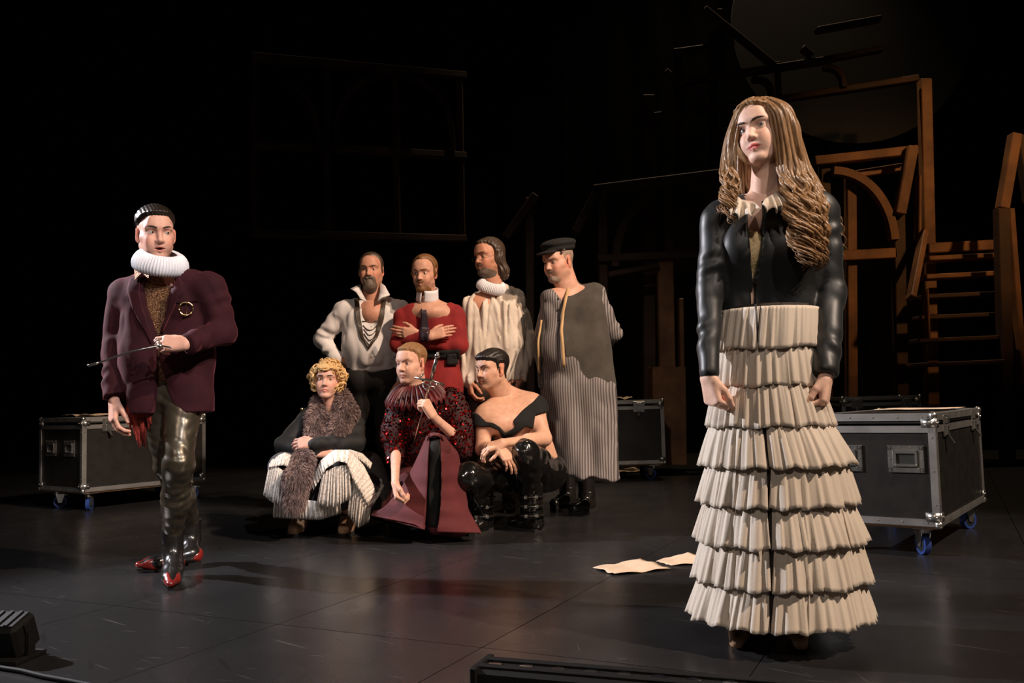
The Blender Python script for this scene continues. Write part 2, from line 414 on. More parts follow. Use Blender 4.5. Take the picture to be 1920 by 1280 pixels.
def flight_case(label, loc, rz, L, Wd, zb, zt, latch_face='long', group='flight cases on the stage'):
    r = empty('flight_case', loc, rz); tag(r, label, 'flight case', group)
    hx, hy = L / 2, Wd / 2; zm = zt - 0.052; e = 0.032
    MB().box((0, 0, (zb + zm) / 2), (hx - .004, hy - .004, (zm - zb) / 2 - .002)).build('case_body', M_lam, r)
    MB().box((0, 0, (zt + zm) / 2 + .003), (hx - .004, hy - .004, (zt - zm) / 2 - .004)).build('lid', M_lam, r)
    t = 0.003
    def rail(p, q, faces):
        mb = MB()
        p = np.array(p, float); q = np.array(q, float)
        for n in faces:       # flat strips of an angle profile
            n = np.array(n, float); d = unit(q - p); s = np.cross(n, d)
            inw = -sum(np.array(f, float) for f in faces if tuple(f) != tuple(n)) if len(faces) > 1 else np.zeros(3)
            if len(faces) > 1:
                c = (p + q) / 2 + inw * e / 2
                R = np.stack([d, unit(inw), n], 1)
                if np.linalg.det(R) < 0: R[:, 1] *= -1
                mb.box(c, (np.linalg.norm(q - p) / 2 - .012, e / 2, t), R)
            else:
                R = np.stack([d, s, n], 1); mb.box((p + q) / 2, (np.linalg.norm(q - p) / 2 - .006, e / 2, t), R)
        mb.build('edge_rail', M_alu, r)
    X, Yv, Z = (1, 0, 0), (0, 1, 0), (0, 0, 1)
    ng = lambda v: tuple(-a for a in v)
    for sx in (-1, 1):
        for sy in (-1, 1):
            rail((sx * hx, sy * hy, zb), (sx * hx, sy * hy, zt), [(sx, 0, 0), (0, sy, 0)])
    for z, nz in ((zb, ng(Z)), (zt, Z)):
        for sy in (-1, 1): rail((-hx, sy * hy, z), (hx, sy * hy, z), [(0, sy, 0), nz])
        for sx in (-1, 1): rail((sx * hx, -hy, z), (sx * hx, hy, z), [(sx, 0, 0), nz])
    for sy in (-1, 1): rail((-hx, sy * hy, zm - e / 2 - .004), (hx, sy * hy, zm - e / 2 - .004), [(0, sy, 0)])
    for sx in (-1, 1): rail((sx * hx, -hy, zm - e / 2 - .004), (sx * hx, hy, zm - e / 2 - .004), [(sx, 0, 0)])
    for sx in (-1, 1):
        for sy in (-1, 1):
            for z in (zb + .008, zt - .008):
                mb = MB(); mb.ball((sx * (hx - .008), sy * (hy - .008), z), 0.020, 12)
                zz = z + (.035 if z < zm else -.035)
                mb.box((sx * (hx - .03), sy * (hy + .002), zz), (.03, .004, .02)); mb.box((sx * (hx + .002), sy * (hy - .03), zz), (.004, .03, .02))
                for q in (.012, .045):
                    mb.ball((sx * (hx - q), sy * (hy + .006), zz), .005, 6); mb.ball((sx * (hx + .006), sy * (hy - q), zz), .005, 6)
                mb.build('ball_corner', M_zinc, r, smooth=True)
    # rivets along the rails
    for sx in (-1, 1):
        mb = MB()
        for k in range(5):
            y = -hy + Wd * (k + .5) / 5
            for z in (zb + .016, zt - .016): mb.ball((sx * (hx + .003), y, z), .0045, 6)
        for z in np.linspace(zb + .1, zm - .06, 3):
            for sy in (-1, 1): mb.ball((sx * (hx + .003), sy * (hy - .016), z), .0045, 6)
        tag(mb.build('rivets', M_zinc, r), kind='stuff')
    for sy in (-1, 1):
        mb = MB()
        for k in range(9):
            x = -hx + L * (k + .5) / 9
            for z in (zb + .016, zt - .016): mb.ball((x, sy * (hy + .003), z), .0045, 6)
        for z in np.linspace(zb + .1, zm - .06, 3):
            for sx in (-1, 1): mb.ball((sx * (hx - .016), sy * (hy + .003), z), .0045, 6)
        tag(mb.build('rivets', M_zinc, r), kind='stuff')
    # recessed handles: two on each short end
    zc = (zb + zm) / 2 + .075
    for sx in (-1, 1):
        for sy in (-1, 1):
            cy = sy * 0.14
            X0 = sx * (hx + .002)
            mb = MB()
            for dy in (-1, 1): mb.box((X0, cy + dy * .068, zc), (.004, .012, .062), bev=.002)
            for dz in (-1, 1): mb.box((X0, cy, zc + dz * .052), (.004, .08, .012), bev=.002)
            for dy in (-1, 1):
                for dz in (-1, 0, 1): mb.ball((X0 + sx * .004, cy + dy * .07, zc + dz * .053), .004, 6)
            for dy in (-.3, .3): mb.ball((X0 + sx * .004, cy + dy * .08, zc + .054), .004, 6)
            h = mb.build('handle', M_zinc, r)
            MB().box((X0 - sx * .001, cy, zc), (.003, .056, .042)).build('dish', M_pit, h)
            mb = MB()
            mb.box((X0 + sx * .006, cy, zc + .034), (.006, .05, .007)); mb.box((X0 + sx * .006, cy, zc - .030), (.006, .048, .006), bev=.002)
            for dy in (-1, 1): mb.box((X0 + sx * .006, cy + dy * .047, zc), (.004, .005, .036))
            mb.build('grip', M_zinc, h)
    # butterfly latches: long sides
    for sy in (-1, 1):
        for px in (-.62, .62):
            x = px * hx; y0 = sy * (hy + .004); z = zm - .01
            mb = MB(); mb.box((x, y0, z), (.055, .004, .052), bev=.002)
            for dx in (-1, 1):
                for dz in (-1, 0, 1): mb.ball((x + dx * .046, y0 + sy * .005, z + dz * .042), .005, 6)
            la = mb.build('latch', M_zinc, r)
            mb = MB(); mb.box((x, y0 + sy * .008, z - .02), (.02, .004, .024), bev=.002); mb.box((x, y0 + sy * .008, z + .025), (.028, .004, .014), bev=.002)
            mb.beam((x, y0 + sy * .008, z - .045), (x + .012, y0 + sy * .03, z - .085), .024, .006)
            mb.build('butterfly_key', M_zinc, la)
    # casters
    MB().box((0, 0, zb - .009), (hx - .02, hy - .02, .007)).build('base_board', M_ply, r)
    rw = 0.05
    for sx in (-1, 1):
        for sy in (-1, 1):
            cx_, cy_ = sx * (hx - .10), sy * (hy - .09)
            a = rz * 0 + (0.7 if sx * sy > 0 else -0.5); d = np.array([math.cos(a), math.sin(a), 0]); s = np.array([-d[1], d[0], 0])
            wc = np.array([cx_, cy_, rw]) + d * .025
            mb = MB(); mb.box((cx_, cy_, zb - .020), (.05, .045, .004)); mb.cyl((cx_, cy_, zb - .02), (cx_, cy_, 2 * rw + .006), .026, 14)
            for q in (-1, 1):
                R = np.stack([d, s, V3(0, 0, 1)], 1)
                g = np.array([[(-.034, q * .021, 2 * rw + .008 - rw), (.034, q * .021, 2 * rw + .008 - rw)], [(-.012, q * .021, -.012), (.014, q * .021, -.012)]])
                mb.sheet(g @ R.T + wc, .004)
            mb.box(wc + V3(0, 0, rw + .008), (.034, .024, .003), np.stack([d, s, V3(0, 0, 1)], 1))
            mb.beam(wc + V3(0, 0, rw + .004), wc + d * .062 + V3(0, 0, rw - .002), .03, .004)
            ca = mb.build('caster', M_zinc, r)
            wh = MB().cyl(wc - s * .015, wc + s * .015, rw, 28).build('wheel', M_blue, ca)
            MB().cyl(wc - s * .0165, wc + s * .0165, rw * .70, 24).build('wheel_hub', M_black, ca)
    return r

def case_from_corner(px, py, ang, L, Wd, zb, ext_long=1, ext_short=1, **k):
    """near bottom corner at a pixel; long side runs at ang, short side at ang+90"""
    c = G(px, py, zb)
    u = V3(math.cos(ang), math.sin(ang), 0); v = V3(-math.sin(ang), math.cos(ang), 0)
    cen = c + u * L / 2 * ext_long + v * Wd / 2 * ext_short
    return flight_case(loc=(cen[0], cen[1], 0), rz=ang, L=L, Wd=Wd, zb=zb, **k)

case1 = case_from_corner(154, 923, math.radians(55), 1.12, 0.66, 0.155, zt=0.735, label='black flight case with aluminium edges and blue wheels behind the man in the velvet jacket')
case2 = case_from_corner(1764, 988, math.radians(53), 1.16, 0.55, 0.150, zt=0.672, label='black flight case with two recessed handles beside the cream ruffled skirt')
case3 = case_from_corner(1248, 868, math.radians(182), 1.25, 0.60, 0.155, ext_short=-1, zt=0.760, label='dim flight case behind the striped gown of the man in the cap')
case4 = case_from_corner(1733, 855, math.radians(176), 0.75, 0.55, 0.15, ext_short=-1, zt=0.735, label='dark flight case standing behind the case with two handles')

# ------------------------------------------------------------------ papers
def paper(label, pts, z0, seed, amp=0.004, group=None, lift=0.0):
    """a crumpled sheet; pts: four world corners on a surface"""
    rng = np.random.RandomState(seed); n = 14
    p = [np.asarray(q, float) for q in pts]
    u = np.linspace(0, 1, n)[:, None, None]; v = np.linspace(0, 1, n)[None, :, None]
    g = (1 - u) * (1 - v) * p[0] + u * (1 - v) * p[1] + u * v * p[2] + (1 - u) * v * p[3]
    a = rng.rand(6) * 6
    uu, vv = u[..., 0], v[..., 0]
    z = np.abs(np.sin(uu * 5 + a[0]) * np.sin(vv * 4 + a[1])) * amp + np.abs(np.sin(uu * 9 + vv * 7 + a[2])) * amp * .5 + lift * (uu ** 2) * np.abs(np.sin(vv * 6 + a[3]))
    g[..., 2] = z0 + 0.0015 + z
    g[..., :2] += (rng.rand(n, n, 2) - .5) * .006
    o = link('paper_sheet', MB().sheet(g, 0.0012).mesh('paper_sheet', smooth=True), None, M_paper)
    return tag(o, label, 'paper', group)
pg = 'loose papers on the stage'
paper('crumpled cream paper lying on the floor left of the ruffled skirt, the nearer one', [G(1112, 1066), G(1152, 1079), G(1258, 1069), G(1200, 1050)], 0, 1, .008, pg)
paper('cream paper on the floor half hidden behind the ruffled skirt', [G(1230, 1053), G(1258, 1061), G(1345, 1058), G(1290, 1037)], 0, 2, .006, pg)
paper('curled brown paper on the floor beside the striped gown', [G(1140, 886), G(1165, 889), G(1214, 884), G(1180, 878)], 0, 3, .02, pg)
def on_case(cs, a, b, c, d):
    M = Matrix.Translation(cs.location) @ Matrix.Rotation(cs.rotation_euler[2], 4, 'Z')
    return [np.array((M @ Vector((q[0], q[1], 0)))[:]) for q in (a, b, c, d)]
paper('cream papers strewn on the case behind the man in the velvet jacket', on_case(case1, (-.50, -.22), (-.1, -.25), (-.05, .15), (-.45, .2)), .740, 5, .018, pg)
paper('torn paper on the dim case behind the striped gown', on_case(case3, (-.02, -.2), (-.3, -.25), (-.35, .2), (.0, .22)), .765, 6, .03, pg)
paper('paper lying flat on the case beside the ruffled skirt', on_case(case2, (.15, -.2), (.5, -.22), (.55, .2), (.2, .2)), .677, 7, .003, pg)

# ------------------------------------------------------------------ footlights and cable in the foreground
M_blk = mat('black_powder_coat', (0.006, 0.0058, 0.0055), 0.7, color2=(0.004, 0.004, 0.004), bump=0.1, bscale=200, spec=.2)
M_lens = mat('dark_lens', (0.012, 0.012, 0.014), 0.12, coat=0.5)
fa = G(920, 1304); fb = G(1700, 1378); d = unit(fb - fa); s = np.array([-d[1], d[0], 0])
r = empty('footlight_batten', fa); r['worldspace'] = 1
tag(r, 'long black footlight batten along the front edge of the stage', 'stage light')
Rm = np.stack([d, s, V3(0, 0, 1)], 1); Lb = np.linalg.norm(fb - fa)
c = fa + d * Lb / 2 - s * .07
MB().box(c + V3(0, 0, .058), (Lb / 2, .06, .046), Rm, bev=.008).build('housing', M_blk, r)
MB().box(c + V3(0, 0, .106) + s * .03, (Lb / 2 - .01, .012, .006), Rm, bev=.002).build('top_rib', M_blk, r)
MB().box(c + V3(0, 0, .106) - s * .03, (Lb / 2 - .01, .012, .006), Rm, bev=.002).build('top_rib', M_blk, r)
for q in (0, 1):
    MB().box(fa + d * (Lb * q + (.006 if q == 0 else -.006)) - s * .07 + V3(0, 0, .056), (.010, .066, .056), Rm, bev=.004).build('end_cap', M_blk, r)
for k in range(12):
    p = fa + d * Lb * (k + .5) / 12 - s * .07 + V3(0, 0, .104)
    MB().cyl(p, p + V3(0, 0, .003), .018, 12).build('lens', M_lens, r)
for q in (.06, .94):
    MB().box(fa + d * Lb * q - s * .07 + V3(0, 0, .006), (.03, .08, .006), Rm).build('foot', M_blk, r)

g0 = G(30, 1238)
r = empty('floor_spotlight', g0); r['worldspace'] = 1
tag(r, 'small black stage light standing at the lower left edge', 'stage light')
d = unit(V3(1, -.16, 0)); s = np.array([-d[1], d[0], 0]); Rm = np.stack([d, s, V3(0, 0, 1)], 1)
top = G(45, 1150, .14)
c = W(8, 1190, g0[1] + .02)
Rt = Rm @ np.array([[1, 0, 0], [0, math.cos(.35), -math.sin(.35)], [0, math.sin(.35), math.cos(.35)]])
MB().box(c, (.085, .055, .055), Rt, bev=.012).build('housing', M_blk, r)
MB().box(c + Rt @ V3(0, 0, .056), (.075, .042, .004), Rt, bev=.002).build('top_plate', M_alu if False else M_blk, r)
for k in range(4): MB().box(c + Rt @ V3(-.05 + .033 * k, 0, .060), (.006, .040, .004), Rt).build('cooling_fin', M_blk, r)
MB().box(c + Rt @ V3(.088, 0, .0), (.004, .012, .045), Rt, bev=.002).build('yoke_bracket', M_zinc if False else M_blk, r)
MB().box(V3(c[0], c[1], .008), (.10, .07, .008), Rm, bev=.003).build('base_plate', M_blk, r)
for q in (-1, 1): MB().box(V3(c[0], c[1], c[2] / 2) + d * q * .094, (.005, .016, c[2] / 2 + .01), Rm).build('yoke_arm', M_blk, r)
path = [G(x, y, .008) for x, y in ((-60, 1246), (0, 1251), (40, 1257), (80, 1267), (125, 1275), (200, 1290), (300, 1300))]
cb = link('stage_cable', MB().tube(path, .007, 8).mesh('stage_cable', smooth=True), None, M_blk)
tag(cb, 'thin black cable running along the lower left stage edge', 'cable')
# ================================================================== SIGNED-DISTANCE MODELLING
def smin(a, b, k):
    h = np.clip(0.5 + 0.5 * (b - a) / k, 0, 1)
    return b + (a - b) * h - k * h * (1 - h)
def smax(a, b, k): return -smin(-a, -b, k)
def tnoise(x, y, z, sc, seed=0):
    r = np.random.RandomState(seed); o = 0
    for i in range(4):
        d = r.randn(3); d = d / np.linalg.norm(d) * sc * (0.8 + 0.6 * r.rand()); e = r.randn(3); e = e / np.linalg.norm(e) * sc * 0.7
        o = o + np.sin(x * d[0] + y * d[1] + z * d[2] + r.rand() * 6 + 1.3 * np.sin(x * e[0] + y * e[1] + z * e[2] + r.rand() * 6))
    return o / 3.0

class Vol:
    def __init__(s): s.ops = []
    def _add(s, f, lo, hi, k, mode): s.ops.append((f, np.minimum(lo, hi), np.maximum(lo, hi), k, mode)); return s
    def rc(s, a, b, ra, rb, k=0.02, flat=None, fold=None, mode=0):
        """tapered limb a->b; flat=(axis, factor) squashes; fold=(amp, waves, phase, swirl)"""
        a = np.asarray(a, float); b = np.asarray(b, float); ba = b - a; L2 = ba @ ba + 1e-12
        n = None
        if flat is not None: n = unit(flat[0]); fac = flat[1]
        pu = unit(np.cross(ba, (0.3, 0.9, 0.2))) if fold else None
        def f(x, y, z):
            px, py, pz = x - a[0], y - a[1], z - a[2]
            t = np.clip((px * ba[0] + py * ba[1] + pz * ba[2]) / L2, 0, 1)
            qx, qy, qz = px - t * ba[0], py - t * ba[1], pz - t * ba[2]
            if n is not None:
                c = (qx * n[0] + qy * n[1] + qz * n[2]) * (1 / fac - 1)
                qx, qy, qz = qx + c * n[0], qy + c * n[1], qz + c * n[2]
            r = ra + (rb - ra) * t
            if fold:
                sw = (qx * pu[0] + qy * pu[1] + qz * pu[2]) / max(ra, rb)
                r = r + fold[0] * (np.sin(6.283 * fold[1] * t + fold[2] + fold[3] * sw + 1.6 * np.sin(2.7 * fold[1] * t + 2 * fold[2])) * (.55 + .45 * np.sin(2.2 * sw + fold[2] * 3))) * np.clip(5 * t * (1.2 - t), 0, 1)
            d = np.sqrt(qx * qx + qy * qy + qz * qz) - r
            return d * (min(1, fac) if (n is not None and fac < 1) else 1)
        m = max(ra, rb) * (max(1, fac) if n is not None else 1) + (abs(fold[0]) if fold else 0)
        return s._add(f, np.minimum(a, b) - m, np.maximum(a, b) + m, k, mode)
    def el(s, c, r, k=0.02, R=None, mode=0):
        c = np.asarray(c, float); r = np.asarray(r, float); Q = np.eye(3) if R is None else np.asarray(R, float)
        def f(x, y, z):
            px, py, pz = x - c[0], y - c[1], z - c[2]
            u = [(px * Q[0, i] + py * Q[1, i] + pz * Q[2, i]) for i in range(3)]
            k0 = np.sqrt(sum((u[i] / r[i]) ** 2 for i in range(3))); k1 = np.sqrt(sum((u[i] / r[i] ** 2) ** 2 for i in range(3))) + 1e-9
            return k0 * (k0 - 1) / k1
        m = np.abs(Q) @ r
        return s._add(f, c - m, c + m, k, mode)
    def bx(s, c, h, rr=0.01, k=0.01, R=None, mode=0):
        c = np.asarray(c, float); h = np.asarray(h, float) - rr; Q = np.eye(3) if R is None else np.asarray(R, float)
        def f(x, y, z):
            px, py, pz = x - c[0], y - c[1], z - c[2]
            q = [np.abs(px * Q[0, i] + py * Q[1, i] + pz * Q[2, i]) - h[i] for i in range(3)]
            return np.sqrt(sum(np.maximum(v, 0) ** 2 for v in q)) + np.minimum(np.maximum(np.maximum(q[0], q[1]), q[2]), 0) - rr
        m = np.abs(Q) @ (h + rr)
        return s._add(f, c - m, c + m, k, mode)
    def cut(s): # last op becomes a subtraction
        f, lo, hi, k, m = s.ops[-1]; s.ops[-1] = (f, lo, hi, k, 1); return s
    def plane(s, p, n, k=0.006):
        """keep the side n points away from (cut where (q-p).n>0)"""
        p = np.asarray(p, float); n = unit(n)
        f = lambda x, y, z: -((x - p[0]) * n[0] + (y - p[1]) * n[1] + (z - p[2]) * n[2])
        s.ops.append((f, None, None, k, 1)); return s
    def disp(s, amp, sc, seed, st=(1, 1, 1)):
        f = lambda x, y, z: amp * tnoise(x * st[0], y * st[1], z * st[2], sc, seed)
        s.ops.append((f, None, None, 0, 2)); return s
    def ridge(s, amp, sc, seed, st=(1, 1, 1)):
        """soft creases: ridged noise"""
        f = lambda x, y, z: amp * (np.abs(tnoise(x * st[0], y * st[1], z * st[2], sc, seed)) - .45) * -1.0
        s.ops.append((f, None, None, 0, 2)); return s
    def field(s, f): s.ops.append((f, None, None, 0, 2)); return s
    def join(s, o): s.ops += o.ops; return s
    def at(s, P):
        P = np.atleast_2d(P).astype(float); x, y, z = P[:, 0], P[:, 1], P[:, 2]
        D = np.full(len(P), 9.0)
        for f, lo, hi, k, m in s.ops:
            d = f(x, y, z)
            D = smin(D, d, k) if m == 0 else (smax(D, -d, k) if m == 1 else D + d)
        return D
    def bounds(s, pad=0.03):
        lo = np.min([o[1] for o in s.ops if o[4] == 0], 0) - pad; hi = np.max([o[2] for o in s.ops if o[4] == 0], 0) + pad
        return lo, hi
    def grid(s, h, lo=None, hi=None, pad=0.03):
        l0, h0 = s.bounds(pad)
        lo = l0 if lo is None else np.maximum(lo, l0); hi = h0 if hi is None else np.minimum(hi, h0)
        n = np.maximum(np.ceil((hi - lo) / h).astype(int) + 1, 2)
        ax_ = [(lo[i] + h * np.arange(n[i])).astype(np.float32) for i in range(3)]
        D = np.full(n, 0.25, np.float32)
        for f, l, u, k, m in s.ops:
            if l is None: sl = [(0, n[i]) for i in range(3)]
            else:
                mg = k + max(pad, 0.012) + 2 * h
                sl = [(max(0, int((l[i] - mg - lo[i]) / h)), min(n[i], int((u[i] + mg - lo[i]) / h) + 2)) for i in range(3)]
                if any(a >= b for a, b in sl): continue
            x = ax_[0][sl[0][0]:sl[0][1], None, None]; y = ax_[1][None, sl[1][0]:sl[1][1], None]; z = ax_[2][None, None, sl[2][0]:sl[2][1]]
            sub = D[sl[0][0]:sl[0][1], sl[1][0]:sl[1][1], sl[2][0]:sl[2][1]]
            d = f(x, y, z).astype(np.float32)
            if m == 0: sub[...] = smin(sub, d, k)
            elif m == 1: sub[...] = smax(sub, -d, k)
            else: sub += d
        return D, lo
    def surf(s, h, lo=None, hi=None, pad=0.03):
        D, o = s.grid(h, lo, hi, pad); return nets(D, o, h)
    def hit(s, px, py, off=0.0, tmax=14.0, t0=0.8):
        """first surface point along a pixel's ray"""
        px = np.atleast_1d(px); py = np.atleast_1d(py)
        d = np.array([ray(a, b) for a, b in zip(px, py)]); t = np.full(len(px), t0)
        bt = t.copy(); bD = np.full(len(px), 9.0)
        for _ in range(90):
            D = s.at(CAM + d * t[:, None]); m = np.abs(D) < bD; bD[m] = np.abs(D)[m]; bt[m] = t[m]
            t = np.minimum(t + np.clip(D * 0.7, -0.05, 0.5), tmax)
        t = bt
        P = CAM + d * t[:, None]
        if off: P = P + s.normal(P) * off
        return P
    def normal(s, P, e=0.004):
        g = np.stack([s.at(P + np.eye(3)[i] * e) - s.at(P - np.eye(3)[i] * e) for i in range(3)], 1)
        return g / (np.linalg.norm(g, axis=1)[:, None] + 1e-9)

def nets(D, org, h):
    """naive surface nets on a sampled field"""
    S = D < 0
    n = np.array(D.shape)
    c = np.zeros(n - 1, np.int8)
    for i in (0, 1):
        for j in (0, 1):
            for k in (0, 1): c += S[i:n[0] - 1 + i, j:n[1] - 1 + j, k:n[2] - 1 + k]
    act = (c > 0) & (c < 8)
    I = np.argwhere(act)
    if len(I) == 0: return np.zeros((0, 3)), np.zeros((0, 4), int)
    ids = np.full(act.shape, -1, np.int64); ids[act] = np.arange(len(I))
    acc = np.zeros((len(I), 3)); cnt = np.zeros(len(I))
    cor = [(a, b, d) for a in (0, 1) for b in (0, 1) for d in (0, 1)]
    val = {q: D[I[:, 0] + q[0], I[:, 1] + q[1], I[:, 2] + q[2]].astype(float) for q in cor}
    for a in cor:
        for axis in range(3):
            if a[axis]: continue
            b = list(a); b[axis] = 1; b = tuple(b)
            va, vb = val[a], val[b]; m = (va < 0) != (vb < 0)
            t = np.where(m, va / np.where(m, va - vb, 1), 0)
            p = np.zeros((len(I), 3)) + np.array(a); p[:, axis] += t
            acc[m] += p[m]; cnt[m] += 1
    V = org + h * (I + acc / cnt[:, None])
    F = []
    for axis in range(3):
        u, v = (axis + 1) % 3, (axis + 2) % 3
        s0 = [slice(None)] * 3; s1 = [slice(None)] * 3
        s0[axis] = slice(0, n[axis] - 1); s1[axis] = slice(1, n[axis])
        A = S[tuple(s0)]; B = S[tuple(s1)]
        E = np.argwhere(A != B)
        E = E[(E[:, u] > 0) & (E[:, v] > 0) & (E[:, u] < n[u] - 1) & (E[:, v] < n[v] - 1)]
        if len(E) == 0: continue
        ins = A[E[:, 0], E[:, 1], E[:, 2]]
        def cid(du, dv):
            q = E.copy(); q[:, u] += du; q[:, v] += dv; return ids[q[:, 0], q[:, 1], q[:, 2]]
        q = np.stack([cid(-1, -1), cid(0, -1), cid(0, 0), cid(-1, 0)], 1)
        q[~ins] = q[~ins][:, ::-1]
        F.append(q)
    return V, np.concatenate(F)

def relax(V, F, it=1, lam=0.5):
    """light Laplacian smoothing"""
    n = len(V)
    for _ in range(it):
        acc = np.zeros((n, 3)); cnt = np.zeros(n)
        for i in range(4):
            a = F[:, i]; b = F[:, (i + 1) % 4]
            for k in range(3):
                acc[:, k] += np.bincount(a, V[b, k], n) + np.bincount(b, V[a, k], n)
            cnt += np.bincount(a, minlength=n) + np.bincount(b, minlength=n)
        V = np.where((cnt > 0)[:, None], V + lam * (acc / np.maximum(cnt, 1)[:, None] - V), V)
    return V

def compact(V, F):
    u, inv = np.unique(F.ravel(), return_inverse=True)
    return V[u], inv.reshape(F.shape)
def vol_obj(name, vol, h, mat_, root, smooth_it=1, colf=None, uf=None, lo=None, hi=None):
    V, F = vol.surf(h, lo, hi)
    V, F = compact(V, F); V = relax(V, F, smooth_it)
    off = np.array(root.location)
    col = colf(V) if colf else None
    uu = uf(V) if uf else None
    return link(name, mesh_np(name, V - off, F, True, col, uu), root, mat_)

def merge(parts):
    Vs, Fs, Cs, n = [], [], [], 0
    for V, F, C in parts:
        Vs.append(V); Fs.append(F + n); Cs.append(C); n += len(V)
    return np.concatenate(Vs), np.concatenate(Fs), np.concatenate(Cs)

# ------------------------------------------------------------------ hands
def add_hand(vol, wrist, d, n, side, curl=(0.5, 0.6, 0.4), size=1.0, thumb=0.5, spread=0.06, curls=None, thumb_curl=0.4):
    """d: wrist->knuckles, n: the way the palm faces, side: towards the thumb"""
    wrist = np.asarray(wrist, float); d = unit(d); n = unit(n - d * (np.dot(n, d))); sd = np.cross(d, n)
    if np.dot(sd, side) < 0: sd = -sd
    S = size
    offs = [0.030, 0.010, -0.010, -0.028]; plen = [0.090, 0.094, 0.088, 0.080]
    seg = [(0.044, 0.026, 0.021), (0.048, 0.030, 0.022), (0.044, 0.028, 0.021), (0.034, 0.021, 0.019)]
    rr = [0.0093, 0.0096, 0.0090, 0.0080]
    tips = []
    for i in range(4):
        kn = wrist + S * (d * plen[i] + sd * offs[i])
        vol.rc(wrist + S * (sd * offs[i] * 0.55 + d * .008), kn, .0165 * S, .0125 * S, k=.014 * S)
    vol.el(wrist + S * (d * .045 + n * .006), (.034 * S, .045 * S, .015 * S), k=.012, R=np.stack([sd, d, n], 1))
    for i in range(4):
        p = wrist + S * (d * plen[i] + sd * offs[i]); dd = unit(d + sd * spread * (1.5 - i)); nn = n
        cu = curl if curls is None else curls[i]
        for j in range(3):
            th = cu[j]; d2 = dd * math.cos(th) + nn * math.sin(th); nn = nn * math.cos(th) - dd * math.sin(th); dd = d2
            q = p + dd * seg[i][j] * S
            vol.rc(p, q, (rr[i] - j * .0007) * S, (rr[i] - (j + 1) * .0007) * S, k=.0035)
            p = q
        tips.append(p)
    b = wrist + S * (d * .022 + sd * .024 + n * .006)
    dd = unit(d * (1 - .5 * thumb) + sd * (.35 + .55 * thumb) + n * .45); p = b
    for j, (ln, r0, r1) in enumerate([(.042, .0165, .0125), (.033, .0118, .0105), (.027, .0105, .0082)]):
        q = p + dd * ln * S; vol.rc(p, q, r0 * S, r1 * S, k=.010 if j == 0 else .004); p = q
        dd = unit(dd + d * thumb_curl * .6 - sd * thumb_curl * .55 + n * thumb_curl * .25)
    return tips

# ------------------------------------------------------------------ heads
def head_frame(pos, yaw, pitch, roll):
    """axes (right, forward, up) of a head; yaw 0 faces the camera, + turns to the picture's right"""
    tc = CAM - np.asarray(pos); base = math.atan2(tc[0], -tc[1]); elv = math.atan2(tc[2], math.hypot(tc[0], tc[1]))
    a = base + math.radians(yaw); p = elv * 1.0 + math.radians(pitch)
    fwd = V3(math.sin(a) * math.cos(p), -math.cos(a) * math.cos(p), math.sin(p))
    rt = unit(np.cross(fwd, V3(0, 0, 1))); up = np.cross(rt, fwd)
    q = math.radians(roll)
    rt2 = rt * math.cos(q) + up * math.sin(q); up2 = np.cross(rt2, fwd)
    return np.stack([rt2, fwd, up2], 1)

